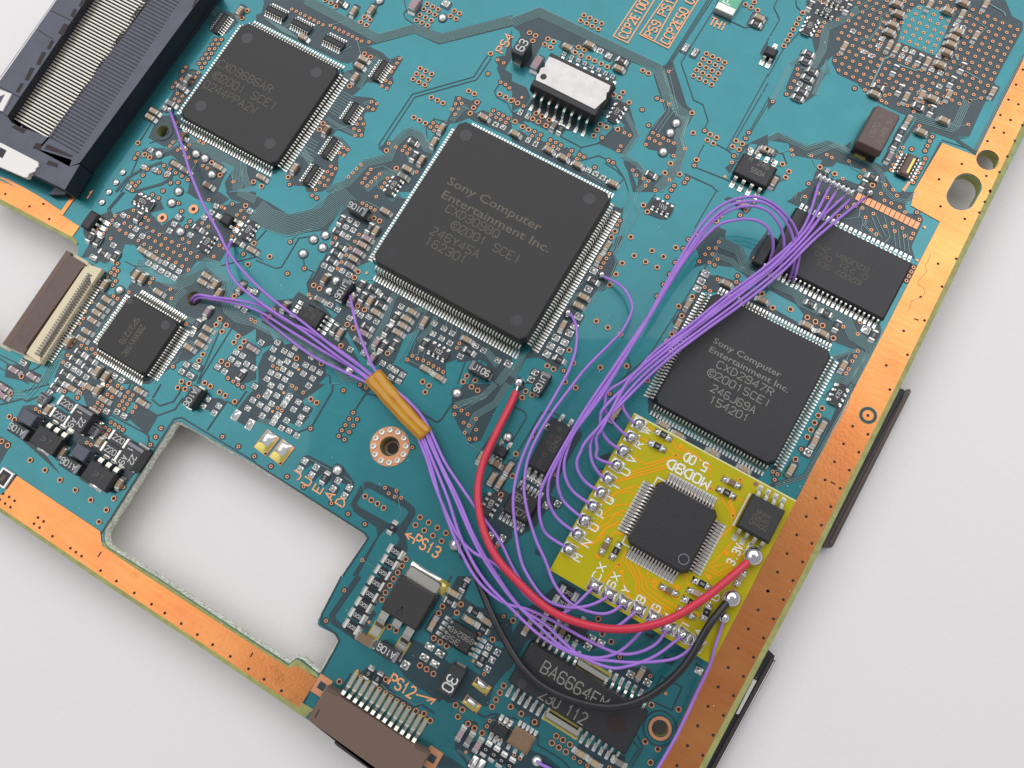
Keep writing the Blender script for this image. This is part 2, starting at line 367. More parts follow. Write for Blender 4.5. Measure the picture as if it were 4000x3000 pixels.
t.K("1800 130 1830 110 1930 90 2000 110 2060 190 1960 290 1870 300 1810 270","1540 590 1690 600 1750 640 1600 880 1540 960 1430 930 1500 780 1530 690","1390 1000 1560 990 1580 1080 1500 1230 1420 1270 1280 1190 1340 1060",
 "1590 1080 2212 1400 2212 1600 1960 1659 1940 1580 2030 1440 1900 1390 1780 1290 1640 1160","1290 1270 1480 1290 1640 1180 1780 1290 1930 1420 1960 1480 1920 1560 1880 1659 1620 1659 1660 1490 1480 1340 1310 1390 1220 1300","1640 1480 1700 1460 1780 1560 1740 1620 1660 1600")
t.G("1000 1659 1100 1540 1220 1470 1400 1400","1150 1659 1400 1590 1480 1540 1420 1440",w=26)
t.G("1310 1060 1210 1220","1480 1080 1430 1180 1290 1240","1200 1350 1110 1560 1040 1659")
t.L("1640 1180 1670 1240 1870 1340 2050 1440 2060 1659",8,12).L("2100 1380 2110 1500 2160 1659",5,12).L("1810 110 1860 140",6,dx=8,dy=-12).L("1200 1360 1400 1320 1560 1250",3,10)
t.C("1560 750 1465 885","grey").C("1325 955 1290 1005 1515 1415 1880 1435").C("1595 1465","grey").C("1790 1595","brown").c("2065 85").c("1615 675","grey").c("1570 1160","brown")
t.P("1420 930 1610 1205 1300 1295 1240 1440 1340 1465 1110 1615 1580 1275 1450 1500").S("1370 1330 1690 1325 1768 1365 1828 1505 1540 1650").S("1055 1485 997 1573 935 1655",0.045)
t.V("""1913 340 1863 343 1885 380 1837 383 1855 420 1808 425 1828 462 1779 467 1800 502 1750 507 1770 545 1720 548 1741 585 1713 627 1605 578 1579 615 1685 667 1567 683 1658 708 1518 715 1491 752 1533 808 1576 830 1509 855 1546 875 1525 1060
1494 1228 1468 1262 1633 1252 1535 1297 1607 1290 1595 1340 1631 1360 1191 1328 1165 1366 1721 1217 1758 1237 1691 1395 1752 1431 1790 1452 1415 1430 1467 1461 1272 1460 1377 1487 1518 1492 1430 1517 1572 1521 1236 1514 1473 1580 1537 1577 1623 1553 2015 1570 1139 1580 1197 1572 1171 1605 1145 1645 1408 1650""")
t.W("2090 155 2135 92 1191 1235 1250 1335 1295 1360 1829 1405 1902 1512 2190 1570")
t=T(1000,0)
t.K("0 130 50 110 70 20 60 0 520 0 1060 300 1380 205 1600 290 2212 130 2212 230 1580 385 1370 290 1000 390 960 400 900 410 870 510 800 550 740 540 0 180",
 "870 420 980 400 1100 460 1150 510 1240 480 1270 510 1180 660 1190 710 1140 785 1040 720 960 710 870 800 830 830 1010 845 1065 895 1030 965 950 970 930 1000 950 1070 930 1180 860 1190 700 1120 660 1170 740 1190 820 1280 770 1355 720 1340 710 1390 710 1470 640 1620 560 1659 440 1659 420 1610 290 1600 300 1500 370 1440 260 1440 720 650 760 620 840 600 830 550",
 "600 1659 760 1570 900 1410 1140 1350 1130 1330 1060 1280 1130 1220 1240 1200 1300 1130 1350 1120 1450 1165 1490 1250 1560 1290 1340 1659","1740 1060 1650 1070 1720 830 1760 830 1860 870 1910 850 1950 880 1870 1000 1840 1020",
 "1840 1000 1960 950 2212 1060 2212 1190 1850 1030","2212 250 2150 480 2080 490 2065 530 2090 560 2080 590 2130 690 2212 760 2212 640 2150 600 2212 500")
t.L("430 0 1050 332 1375 248 1590 338 2212 178",9,9).L("700 765 850 850",9,dx=-13,dy=22).L("80 160 235 280",7,dx=26,dy=12).L("420 1270 530 1330",4,dx=-14,dy=22).L("430 1180 545 1240",4,dx=-14,dy=22).L("300 1390 400 1300 480 1410",5,12).L("610 1020 700 1080 880 1175",3,12).L("760 640 900 730 960 600 1060 500",5,12)
t.L("620 1650 790 1580 950 1410 1150 1360 1200 1240 1290 1150 1350 1135 1430 1180 1480 1280 1540 1300",7,11).L("950 1640 1100 1510 1270 1500",6,11).L("1150 540 1170 510 1240 500").L("930 900 1000 880",3,12).L("790 1290 700 1190",3,14).L("560 420 700 340",6,dx=26,dy=12).L("240 250 320 190",6,dx=26,dy=13).L("1690 1050 1780 950 1830 920",4,12)
t.G("2000 480 1880 665 1350 815 1060 1250 1065 1280 1110 1325","2035 500 1905 690 1370 840 1110 1240","1480 1200 1470 1100 1540 1025 1640 1055","1280 0 1300 90 1275 120 1290 160 1375 215","2090 600 2125 690 2060 790 2080 840 2170 890 2212 975",w=10)
t.C("400 310 925 500 890 560 40 1525 1965 1000 1305 1450").C("1265 1515","grey").c("838 85 992 75 850 660 325 1445 1600 1100 1533 1220 1425 1375").c("600 1115","brown").c("1368 40","pink",0.22)
t.R("735 20 0 101;1355 1225 2 103;1365 1345 1 103").N("1185 1600 1 470")
t.S("1065 0 1610 150").P("2070 1075 2135 1100").P("1640 28",0.12,0.1)
t.V("""309 78 348 97 384 117 422 135 464 156 502 175 540 195 580 214 643 220 680 240 719 258 757 277 797 297 834 316 873 336 911 355 976 362 2089 517 2140 543 2004 637 2115 710 2157 730 2191 760 1244 506 1218 545 1193 582 1168 620 1121 697 1159 716 1088 743 1130 764 1000 880 1043 897 970 925 1011 945 903 1026 927 1071 873 1073 847 1113 891 1128 858 1173 911 1168 755 1273 795 1293 722 1321 762 1341 648 1436 688 1457 617 1484 656 1505 585 1532 624 1555 552 1580 593 1602 515 1638 289 1593
1755 852 1779 893 1725 897 1750 941 1696 944 1720 987 2050 957 2029 991 2097 981 2135 999 2075 1015 2115 1032 2180 1022 2158 1057 1531 1062 1507 1097 1563 1092 1540 1128 1288 1266 1328 1288 1266 1300 1306 1324 1145 1238 1209 1270 908 1424 870 1458 836 1493 799 1527 992 1463 967 1500 1068 1502 942 1541 1033 1535 996 1571 917 1580 962 1606 1388 1486 1137 1540 1112 1580 1087 1618""")
t.W("""645 24 597 0 690 56 936 145 985 170 906 190 954 215 1478 32 1526 57 1449 77 1573 81 1497 101 1416 128 1545 125 1464 150 1386 172 1514 175 1435 195 1483 220 1712 92 1760 115 1680 138 1729 162 937 465 989 492 809 744 580 1067 548 1118 1418 590 1467 613 1518 639 1387 637 1437 660 1487 687 1358 682 1407 707 1458 733 2027 462 1838 785 1887 810 1515 841 1566 865 1614 890 1364 1013 1413 1039 1463 1065 1910 884 1880 929 1851 979 2107 813 2158 840 2203 868 1127 1300 1212 1453 278 1530 47 1608""")
t=T(2000,0)
t.K("0 165 240 65 1300 570 1390 530 1510 910 1580 970 1460 1200 1510 1290 1440 1500 1330 1620 1250 1659 1080 1659 1090 1540 960 1390 1080 1400 1150 1490 1300 1520 1430 1370 1390 1330 1180 1290 1130 1250 1200 1110 1320 960 1220 640 1240 600 0 225","0 225 240 150 360 235 240 420 150 590 80 570 130 480 60 270",
 "700 800 870 850 1010 900 1090 1170 970 1340 740 1240 880 1110 980 1090 930 1040 750 990","0 1180 60 1120 150 1180 300 1230 350 1300 480 1270 560 1400 640 1440 830 1540 900 1590 900 1640 860 1659 0 1220","0 700 130 760 160 840 130 900 0 960","30 1050 180 1120 100 1060 140 930 250 1100 640 1150 640 1090 200 865 165 855 120 930 0 980 0 1050","960 1400 1000 1390 1095 1659 1045 1659 1000 1480","2000 1260 2212 1160 2212 1260 2060 1240 2000 1310 1880 1500 1840 1450 1950 1360","2140 460 2212 330 2212 480 2160 480")
t.L("0 195 240 105 1260 590 1340 830 1440 960 1500 1000 1440 1180 1470 1290 1400 1480 1260 1640",8,11).L("1310 600 1420 1000 1520 1030 1460 1200 1490 1300",2,14).L("1355 620 1420 900 1440 960").L("760 970 990 1000 1080 1170 960 1350 1080 1420 1140 1500 1150 1600 1080 1659",4,11).L("1240 1130 1360 960 1340 880",3,30)
t.L("660 1490 830 1600",3,20)
t.G("1310 600 1690 0","1330 590 1710 0","1350 580 1730 0","1460 540 1760 60 1780 0","1460 540 1570 865 1650 905 1695 1045 1665 1110","1730 110 2010 240 2100 230","1850 1300 2212 640","1870 1310 2212 720","2010 1210 2212 860","2060 1150 2212 900","1750 1240 1850 1290 1920 1345","1660 1250 1580 1400 1570 1440 1870 1560 2000 1659","1490 1500 1730 1610 1780 1659","0 965 480 1210 600 1275 740 1240 880 1110","600 1275 560 1340","590 1390 750 1345 820 1380","800 1410 900 1470 970 1540 880 1640","890 1420 970 1540 1010 1659","800 1060 870 1080 870 1110 800 1190",w=10)
t.C("480 395 672 375 925 580 25 1145 318 1285 440 1350 567 1415 873 1575 2140 140 2190 1285").c("215 545","pink",0.23).c("362 1075","grey")
t.R("950 520 0 102;422 1110 1 121;1200 1505 0 102;2110 200 0 103").N("905 965 1 102")
t.P("760 440 835 480",0.09,0.09).P("450 465 515 495 573 520 630 548 690 578 748 605 808 633 868 662",0.05,0.06).P("1500 410 1580 450",0.07,0.13).P("72 970 137 1002 140 1210 203 1243",0.06,0.09).P("660 1470 722 1500 785 1535").P("2060 1290 2120 1320",0.06,0.06)
t.S("1420 1060 1368 1145 1307 1310",0.068)
t.V("""1355 617 1254 850 1298 870 1355 900 1125 947 1180 1082 1218 1147 1263 1170 1308 1193 1352 1216 1397 1236 1188 1194 1234 1218 1279 1242 1157 1248 1394 1345 1495 1284 1665 1128 2046 1145 2019 1195 1918 1348 1901 1403 1576 1430 1043 1470 1076 1513 1134 1542 1180 1563 1155 1605 1238 1645 1361 1553 1400 1603 1377 1642 1513 1542 1491 1577 715 1447 584 1336 622 1356 562 1371 515 1302 494 1337 332 1209 378 1231 422 1254 311 1244 357 1266 400 1289 248 1165 228 1200 196 1138 174 1173 834 1387 873 1407 971 1147 1017 1169 779 1190 940 1262 919 1302 100 916""")
t.W("""152 283 204 307 180 352 310 335 360 360 283 383 333 407 622 130 673 155 723 180 774 203 594 176 645 201 694 226 746 250 575 407 625 431 546 453 596 479 662 500 713 524 770 550 821 576 1130 607 1180 632 880 817 959 797 929 842 1012 885 913 1117 763 1073 815 1098 735 1122 706 1170 208 980 259 1005 179 1026 230 1052 322 1037 294 1085 92 1095 143 1120 26 1050 5 865 48 890
1556 975 1565 1147 1594 1380 1713 1161 1768 1188 1687 1210 1740 1238 1936 1216 1990 1242 1908 1266 1962 1292 1370 1412 1322 1493 1449 1505 2018 38 2066 63 2122 87 2094 17""")
via_l.extend(t.p(1680+52.5*i-28*j, 463+25.5*i+47.5*j) for j in range(5) for i in range(4))
t.D("85 845 1838 1528")
t=T(3000,0)
t.K("420 0 2050 0 2110 140 2200 190 2200 260 1960 700 1960 760 1890 860 1820 1000 1740 1180 1570 1180 1420 1100 1300 1030 1150 980 890 860 840 800 770 720 600 640 550 540 560 480 440 600 380 330 270 280 330 130 330 0","150 760 290 430 400 470 440 590 500 640 400 830 300 900 200 850","0 830 50 900 0 950","0 1190 80 1150 330 1270 520 1220 650 1270 720 1220 700 1310 940 1410 1000 1440 990 1400 1110 1350 1180 1180 1300 1010 1560 1180 1740 1190 1600 1210 1280 1090 1180 1240 1100 1450 980 1500 1040 1659 980 1659 930 1500 590 1400 560 1440 480 1440 480 1520 300 1659 350 1620 420 1480 470 1380 380 1370 200 1340 180 1240 0 1210","400 1500 440 1440 560 1560 640 1540 800 1600 900 1500 1000 1500 1100 1659 280 1659 390 1590")
t.G("1620 1200 1790 1320 2212 520","1500 1230 1270 1659",w=30)
t.L("380 590 470 430 500 240 650 170 780 80",6,12).L("520 640 500 560 400 820",5,11).L("40 870 190 560 290 500",4,11).L("1250 1010 1580 1110 1620 1090 1720 870",5,15).L("0 1210 90 1165 330 1280 520 1230 760 1350",4,14).L("340 1350 600 1250 900 1420 980 1500 1010 1659",3,14).L("700 1350 900 1430",2,13).L("1790 1300 2212 480",3,13)
t.L("750 70 900 0",4,dx=62,dy=29).L("980 150 960 240 870 350 790 340",2,12).L("900 720 1000 510 1090 480",1,12,w=14).L("1130 560 1270 610 1330 600",1,12,w=12).L("1280 830 1330 750",1,12,w=12).L("1750 400 1880 240 1760 150").L("1690 610 1830 690",1,w=9).L("1620 470 1640 520",1,w=20).L("1900 30 2040 110 2050 140",1,w=10)
t.G("0 340 100 170 50 60 80 0","240 0 250 60 300 110","0 660 130 430 280 270","0 600 60 480","30 1300 130 1330 160 1410 80 1440","170 1500 120 1560 60 1580",w=10).G("1500 1210 1780 1300 2212 470",w=8)
t.c("1405 30 1890 25 1685 115 665 395 1055 385 1115 415 1385 530 1805 300 1950 785 1200 830 1335 815 1570 810 1220 1030 55 1565").c("1055 1345","pink").C("1125 20 1140 105 1090 200 1060 265 1565 80 1705 10 1655 260 1610 315 1590 370 1555 440 1500 545 1435 840 930 800 1530 1030 1335 1130 10 1290")
t.R("370 40 1 220;690 65 1 102;355 460 0 220;330 520 0 220;385 610 0 220;345 670 0 220;295 785 0 470;260 840 0 470;1315 505 1 152;1100 595 1 0;1685 575 1 101;955 745 0 100;1145 765 1 102;1595 695 1 101;1300 915 0 102;1420 945 1 470;1155 1140 1 101;1105 1240 1 221;905 1525 0 101;825 1590 1 102").N("510 85 0 102;365 215 1 101;600 5 0 102")
t.P("735 270 985 335 955 395 1185 430 1250 450 1155 485 1215 515 825 445 890 480 275 725 350 760 1480 745 1475 485 1415 600 1490 630 1685 240 1625 215",0.075,0.065).P("515 1475 45 1390",0.05,0.05)
t.V("""451 5 495 25 550 48 595 70 600 167 487 193 466 230 443 270 423 305 254 597 258 645 227 700 195 757 161 812 749 764 838 775 203 1295 214 1340 373 1345 508 1337 552 1361 700 1391 830 1470 1015 1597 795 1527 1080 1640 645 1543 351 1585 1730 1075 1745 875 1420 1181 1398 1220 1379 1260 1358 1302 1309 1087 1259 963 1165 1275 1241 1288 1147 1315 1121 1357 1085 1425 1065 1466 1358 1372 1338 1411 1319 1451 1298 1490 1275 1534 1254 1575 1204 911 1130 900 1022 889 983 869 1011 824 1015 737 41 877""")
t.W("300 109 270 163 244 209 218 254 192 301 166 348 138 396 125 1418 181 1482 154 1532 449 1443 576 1502 903 1600")
bga_teal = t.nums("1180 130 1300 40 1600 120 1450 480 1400 470 1120 360")
bga_area = t.nums("640 0 2050 0 2110 140 2200 190 1960 740 1860 900 1500 900 1420 950 850 760 620 640 555 560 620 260 760 80")
t=T(0,750)
t.K("1600 0 1900 0 1980 60 1900 120 1700 60","1950 0 2212 0 2212 160 2080 90 1990 60","720 250 780 170 860 200 960 160 1020 300 1200 320 1300 380 1180 460 1080 450 1040 560 900 620 800 560 700 570 770 450 720 360","1000 180 1380 60 1420 150 1300 180 1400 290 1500 220 1600 330 1760 200 1900 120 2100 90 2212 200 2212 420 2080 470 1980 480 1900 600 1700 600 1560 780 1340 700 1270 600 1180 480 1110 400 960 320","1120 700 1180 640 1300 760 1480 800 1600 740 1780 650 1950 780 2000 1020 1860 1120 1780 1330 1640 1450 1560 1460 1420 1560 1290 1659 540 1659 470 1600 600 1300 690 1100 810 870 900 830 940 890 1080 860 1140 790",
 "1850 1080 2000 1010 2212 1090 2212 1180 2100 1250","1900 1500 2000 1400 2130 1330 2212 1400 2212 1620 2100 1659 1960 1600","60 1480 200 1500 360 1580 330 1659 40 1600")
t.L("1180 640 1300 640 1420 740 1530 790 1620 760 1790 630 1860 650 1950 780 1985 1010 2060 1075 2212 1110",9,13).L("2060 0 2212 70",6,12).L("1480 1010 1500 950 1600 840",5,13).L("820 1260 1050 1010",5,14).L("930 990 1000 950",4,dx=-38,dy=60).L("1320 1650 1420 1500 1540 1440",2,30).L("1010 1659 1180 1560",4,14).L("1560 1340 1640 1300 1700 1330",3,14).L("370 1659 490 1430 560 1420",5,13).L("1570 1080 1700 1130",4,14).L("1570 1380 1540 1440 1480 1510",1)
t.G("940 200 930 150 1060 0","960 210 950 150 1080 0","1350 90 1290 190 1280 240 1360 290","1960 1060 1940 1100 1700 1659","2050 1100 1740 1600 1720 1659","2212 560 1900 640","1080 600 1160 640 1320 640","0 1410 130 1470 230 1560 320 1520 460 1400","0 1440 330 1659","0 1520 250 1659","1490 1000 1450 870",w=11)
t.C("1225 500 1325 560 1780 720 1745 775 1360 860 915 925 870 990 830 1040 790 1105 740 1200 695 1265 1790 1180 1755 1250 1720 1310 1625 1340 2170 495").C("110 1535 265 1590 2170 1345","pink").c("1165 710 1220 740 890 795 575 1285 830 1545 900 1590 1850 795 1880 870 2070 820").c("1785 1030","pink")
t.R("1190 210 1 101;775 385 1 101;840 420 1 101;890 525 0 103;990 555 1 101;1705 310 0 103;2055 435 0 103;685 1385 0 181;640 1445 0 273;780 1450 0 103;745 1520 0 273;560 1570 0 273;515 1640 0 563;660 1635 0 563;1700 1140 1 121;2075 1580 1 104").N("1235 80 2 103;1785 430 1 103;2145 325 1 103")
t.P("1065 200 1010 285 1175 320 1135 380 1230 380 980 460 1540 215 1505 275 1465 335 1645 370 1865 120 1830 175 1765 220 2160 165 1285 615 1340 645 1395 680 1450 710 1505 740 1430 615 1490 645 1545 685 2055 985 2110 1020 1655 1225 1610 1490 1570 1550 2040 1385 2095 1415 2000 1445 2055 1485 2130 1485 2190 1520 1880 1510 1940 1550 585 1495 640 1530 685 1560 745 1600 990 1590 1050 1625 2150 850 2200 860").P("1695 1505 1645 1585 805 565 200 1475",0.11,0.07)
t.S("1480 90 1555 340 1030 845").S("875 85",0.045)
t.W("2122 118 2195 443 2140 625 1900 1097 1868 1147 1954 1151 1918 1205 1754 1403 1720 1456 2056 1247 2022 1298 2109 1290 2076 1343 1913 1463 1966 1492 1568 1638 1633 1655 1768 1650 186 1593 2025 900")
t.V("""1153 158 1111 214 1254 219 1284 245 995 206 969 245 945 281 915 321 889 360 957 401 1074 269 1126 299 1217 276 1269 306 1322 338 1036 328 1088 357 1195 419 1246 452 1300 481 1352 514 1408 545 1461 577 1519 609 1574 641 1627 673 1286 393 1341 425 1393 457 1449 488 1501 520 1556 550 1612 583 1376 369 1431 402 1485 431 1543 463 1595 495 1648 527 1704 558 1541 97 1568 167 1642 253 1613 299 1747 268 1801 298 1578 405 1633 436 1804 66 1914 129 1838 243 2007 103 2082 161 2047 198 2110 221 2082 261 2055 301 2028 341 2003 382 1895 461 1937 482 1847 557 2102 537 1317 748 1295 784 1472 841 1480 919 1369 52 1317 24 1014 618 985 661 1015 681 958 698 991 718 999 769 973 804 1114 866 980 899 1016 922 794 950 740 1031 718 1093 690 1135 645 1163 619 1200 638 1288 613 1324 702 1326 746 1353 795 1356 822 1396 585 1410 545 1470 1605 1141 1494 1510 953 1634 1970 1608 2015 1636 2170 1103 2205 1122""").D("933 734 1945 145 845 322")
t=T(1000,750)
t.K("0 30 130 100 290 200 560 140 640 0 1080 0 1300 60 1180 250 1060 420 1010 590 880 640 860 760 1010 800 1080 690 2212 1330 2212 1659 2050 1659 1990 1480 1830 1400 1750 1440 1640 1480 1640 1580 1650 1640 1420 1540 1280 1470 1330 1370 1420 1180 1290 1240 1190 1480 1000 1500 900 1400 790 1210 640 1120 760 1010 700 960 460 960 440 800 500 720 560 600 640 520 660 340 700 290 760 100 620 330 250 370 0 290",
 "160 940 320 920 370 860 600 1000 660 1080 620 1180 780 1260 900 1480 780 1500 720 1560 300 1280 50 1130 60 1050 170 980","0 1150 120 1210 170 1310 50 1350 0 1290","60 1400 140 1330 300 1310 420 1330 600 1480 600 1600 540 1659 20 1659 20 1500","1060 1450 1220 1500 1310 1560 1260 1659 1080 1659","1740 1240 1900 1300 1980 1360 1960 1450 1740 1470")
t.L("0 150 110 240 270 290 520 230 760 40 800 0",14,14).L("280 430 370 350 480 330",2,12).L("1090 640 1060 760 960 760").L("1130 1400 1200 1340 1330 1050 1480 1000",5,11).L("980 1380 1110 1130 1190 900 1280 850",5,11).L("1230 1480 1500 980",2,14).L("2212 1500 2090 1659",6,12).L("1980 1360 2090 1500",5,12).L("1560 1080 1500 1180 1400 1290",4,12).L("0 1140 200 1240 370 1270 700 1520 760 1610 900 1620",6,11).L("60 1090 300 1270 680 1500",3,11).L("1160 80 1240 0",4,12).L("1060 400 1000 560 960 590",3,14).L("780 440 860 510",3,dx=-40,dy=60).L("1350 1400 1380 1290",3,dx=45,dy=26).L("1660 1060 1640 1180",5,dx=45,dy=24).L("650 1659 720 1659")
t.G("0 590 170 660 220 650 370 400 480 380","410 580 420 660 500 690 440 790 450 850 480 880","640 480 500 740 440 800","300 420 360 350","0 560 60 590","1000 60 1180 220","640 1659 640 1590 560 1560","90 330 0 430","1820 1430 1740 1659","1840 1659 1960 1450",w=10)
t.C("1115 160 915 450 840 570 1035 1035 1345 1030 1300 1090 1265 1150 1225 1210 1465 1525 1575 1595 1820 1270").C("955 395 880 515 930 1215","pink").C("805 630 545 925 880 1280","grey").c("1030 330 980 935 720 1215 1450 1115").c("590 745 240 985","brown").c("1035 1295 1000 1430","pink").c("820 920","pink")
t.R("735 240 1 153;705 340 0 124;980 305 1 333;730 470 0 153;690 525 0 104;655 590 0 222;905 805 1 104;1015 835 0 474;920 905 1 225;1115 910 0 332;1075 975 0 332;1200 1080 1 104;960 1165 0 103;1130 1190 1 103;675 1180 1 270;1095 1330 1 513;1190 1315 1 333;1450 1310 1 472;1840 1375 0 103").N("1575 1375 0 102")
t.P("810 240 775 300 870 275 840 330 795 390 590 635 650 665 745 680 805 715 640 975 705 1015 810 1090 905 1065 975 1080 1040 1120 1255 990 1540 1135 1625 1180 1695 1220 1530 1225 1605 1265 1675 1305 1900 1330 1965 1370 1765 1420 2090 1455 1095 1480 1160 1515 1205 1545 1265 1580 1165 1600 1230 1635 45 1300 185 1300 340 1345 150 1360 245 1375 300 1405 480 1425 140 1440 205 1475 270 1465 340 1500 430 1495 490 1525 235 1530 550 1560 130 1560 190 1585 295 1570 410 1570 95 1615 250 1620 490 1610 815 1360 930 1390 860 1030").P("2180 1485",0.11,0.09)
t.S("598 370 494 407 573 477 404 530 690 765 630 855 805 1540")
t.W("1018 225 1068 250 119 558 882 688 851 739 499 806 548 833 878 984 937 1017 788 1145 841 1175 1137 1393 734 1328 112 1078 145 1022 350 1438 1440 1640 1822 1590 1893 1628 1790 1640 565 1480")
t.V("919 97 955 116 991 135 1027 155 1040 40 484 29 523 51 295 431 271 704 687 396 658 440 890 367 854 427 817 486 779 545 740 605 705 663 417 660 457 886 1351 1416 1308 1450 1395 1440 1446 1456 1491 1480 1533 1504 1576 1530 1617 1555 1758 1308 1735 1347 145 1503 182 1525").D("474 920 958 700 371 1535")
t=T(2000,750)
t.K("880 120 960 150 920 240 880 260","900 390 970 380 880 530 920 620 800 850 720 860 640 1000 540 1000 630 1070 560 1200 440 1420 400 1540 240 1430 120 1440 0 1659 0 1540 160 1370 850 180 860 420 740 600 850 580 860 540","1140 140 1210 50 1260 60 1410 110 1340 240 1290 240 1150 190","1580 650 1630 600 1590 480 1690 380 1780 300 1850 330 1840 400 1960 470 2010 600 2212 680 2212 860 2120 830 2060 760 1920 650 1800 640 1760 620 1690 620","1620 680 1700 670 1710 720 1780 720 1900 760 2212 930 2212 1100 1780 870 1620 860 1690 900 1440 1659 1240 1659 1290 1320 1420 1180 1380 1120 1450 1030 1410 980 1540 930 1600 860 1560 830","2040 600 2060 530 2212 320 2212 640 2120 620","1830 60 1870 40 1930 60 1900 100","160 1560 310 1659 120 1659")
t.L("1780 430 1960 500 2010 620 2212 700",7,13).L("1730 540 1900 600 1950 650 2212 780",4,12).L("1000 0 1020 40 980 100 1000 170 880 520 910 610 830 810 760 840 660 1000",2,16).L("1080 0 1060 100 1090 170 900 520",2,14).L("100 1400 0 1600",5,12).L("640 680 740 620",1).L("540 860 620 780",1).L("560 880 480 960",4,14).L("330 1180 370 1260 300 1390",2,20)
t.G("1760 0 1580 310","1690 620 1180 1420 900 1659","1000 1430 1030 1510 940 1659","960 130 920 380","1240 20 1200 60","1170 180 1270 220","1780 290 1700 380 1580 650",w=10)
t.C("620 900 575 975 1860 785").C("2170 930").C("2000 100","pink").c("825 460 755 570 440 1150 1525 965 1435 1140")
t.R("700 765 0 103;410 1445 0 104").N("1300 125 0 103")
t.P("705 680 660 840 575 1075 540 1160 495 1220 380 1260 455 1300 335 1330 415 1370 300 1400 1670 705 1635 770 1600 835",0.105,0.09).P("200 1560 165 1620",0.09,0.08)
t.W("1136 113 1169 170 889 338 860 389 1027 388 1210 507 1055 549 1308 558 1154 603 1255 651 952 614 899 710 845 803 728 1116 828 1170 495 1366 530 1478 763 1516 304 1502 359 1531 459 1640 989 1504 1557 904 1441 987 1468 1069 1380 1227 1341 1290 1169 1625 1800 200 1765 250 2160 880 1415 479 935 1228")
t.V("931 248 909 285 841 534 816 573 792 613 768 652 446 1544 1341 42 1972 200 2018 160 2093 84 1788 431 1762 484 1700 487 1730 536 1669 538 1777 580 1705 608 1751 630 1620 600 1777 755 1948 725 1938 776 1665 821 1712 854 1975 800 2093 571 1410 610 1365 710 1310 800 1255 900 1480 490 1525 410 1590 360")
t=T(3000,750)
t.K("200 60 260 0 1260 0 1290 60 1180 90 1200 180 1330 200 1340 250 1240 470 1270 580 160 80","0 840 40 790 120 720 240 700 960 1130 980 1190 970 1240 890 1370 760 1659 560 1659 700 1540 560 1420 760 1370 560 1290 540 1330 0 1040 0 980 280 1140 310 1060 240 970","780 1120 830 1090 960 1130 960 1240 880 1300 860 1210 800 1190")
t.L("0 740 90 800 240 860 290 950 680 1120 730 1240 890 1340 890 1400 740 1659",8,12).L("640 240 780 220 800 130",1).L("790 150 790 210 820 240 800 340",1).L("850 240 830 290 930 400",2,14).L("910 200 950 300 1000 400",2,40).L("1000 200 1050 390 1010 440",1).L("1080 300 1100 470",4,dx=40,dy=20).L("560 1440 690 1380 780 1370",3,14).L("1020 0 1080 60 1200 90 1290 0",3,14).L("560 1600 660 1640 800 1440 830 1380",6,13).L("230 60 250 0",5,dx=46,dy=24)
t.C("345 1145 480 1215").c("655 1500").R("370 965 0 470;505 1045 0 101;600 1150 1 101;915 1235 1 101").P("845 1190",0.12,0.1)
t.V("976 13 1113 30 1006 72 1065 96 1139 130 1183 174 1287 176 1309 236 1255 359 1236 400 817 138 911 187 843 219 893 326 937 363 1012 296 1077 271 1095 338 1162 311 1181 379 1258 651 1238 688 1217 726 1197 765 797 1125 776 1226 651 1164 776 1374 753 1418 729 1461 697 1529 676 1568 320 40 434 10 515 48 598 90 680 130").D("1351 306 1286 591")
t.W("752 116 42 1000 195 1013 340 1083 410 1120 472 1153 565 1262 617 212")
t=T(0,1500)
t.K("440 0 720 0 1000 0 1110 60 960 270 900 310 760 220 720 100 560 60 420 90 380 160 400 60","1080 270 1200 170 1370 270 1270 440","0 450 100 510 0 690","200 190 270 180 480 200 560 260 520 330 820 460 760 450 640 520 400 620 520 780 300 580 70 380 130 320","620 600 700 430 800 350 900 400 1000 400 1280 560 1190 750 1000 940 860 920 700 830 640 740","1780 120 1900 120 1950 150 1880 270 1720 190","2212 30 2140 100 2000 290 2160 390 2212 330")
t.G("0 180 190 130 230 150 330 110","180 70 420 0","960 270 1280 440 1290 540 1340 550","1310 130 1380 190 1500 150 1600 0","1370 270 1510 220 1580 120","1320 120 1390 0","1790 400 1960 150 2040 190 2130 60","980 240 1100 60 1130 0","1130 100 1060 240","1490 320 1510 300 1570 290 2212 680","1490 320 850 1330 880 1400","620 600 660 480 740 420","1100 840 1180 740",w=14).L("0 80 240 100 330 0",3,26)
t.C("610 35 765 25 975 55 885 130 1195 55 1215 155").C("20 30 10 95","pink").c("830 50 400 220 850 500 530 590 1020 860").R("475 30 0 313")
t.P("920 235 1010 240 1070 275 1795 130 1755 190 1890 190 1850 250 2185 140 2140 210 2200 20 430 75 870 345").P("2040 270 2160 350",0.1,0.16)
t.V("557 64 695 79 668 119 723 37 929 13 1017 15 1052 37 929 90 967 113 844 162 884 187 819 201 858 226 1106 70 1080 110 1147 96 1057 148 1124 134 1031 185 1098 173 1071 214 1171 199 1145 241 957 330 992 352 1027 373 1061 396 908 376 942 398 882 413 917 438 750 506 786 526 309 216 342 239 1391 383 1345 458 1299 525 1922 455 2060 540 2197 625 1067 890 2057 5 2096 26")
t.W("88 78 79 282 124 308 1535 31 1599 44 1817 20 1897 71 1946 100 2028 153 15 495 65 531 260 658 389 744 518 829 650 916 783 1002 983 989 918 1088 855 1190")
t=T(1000,1500)
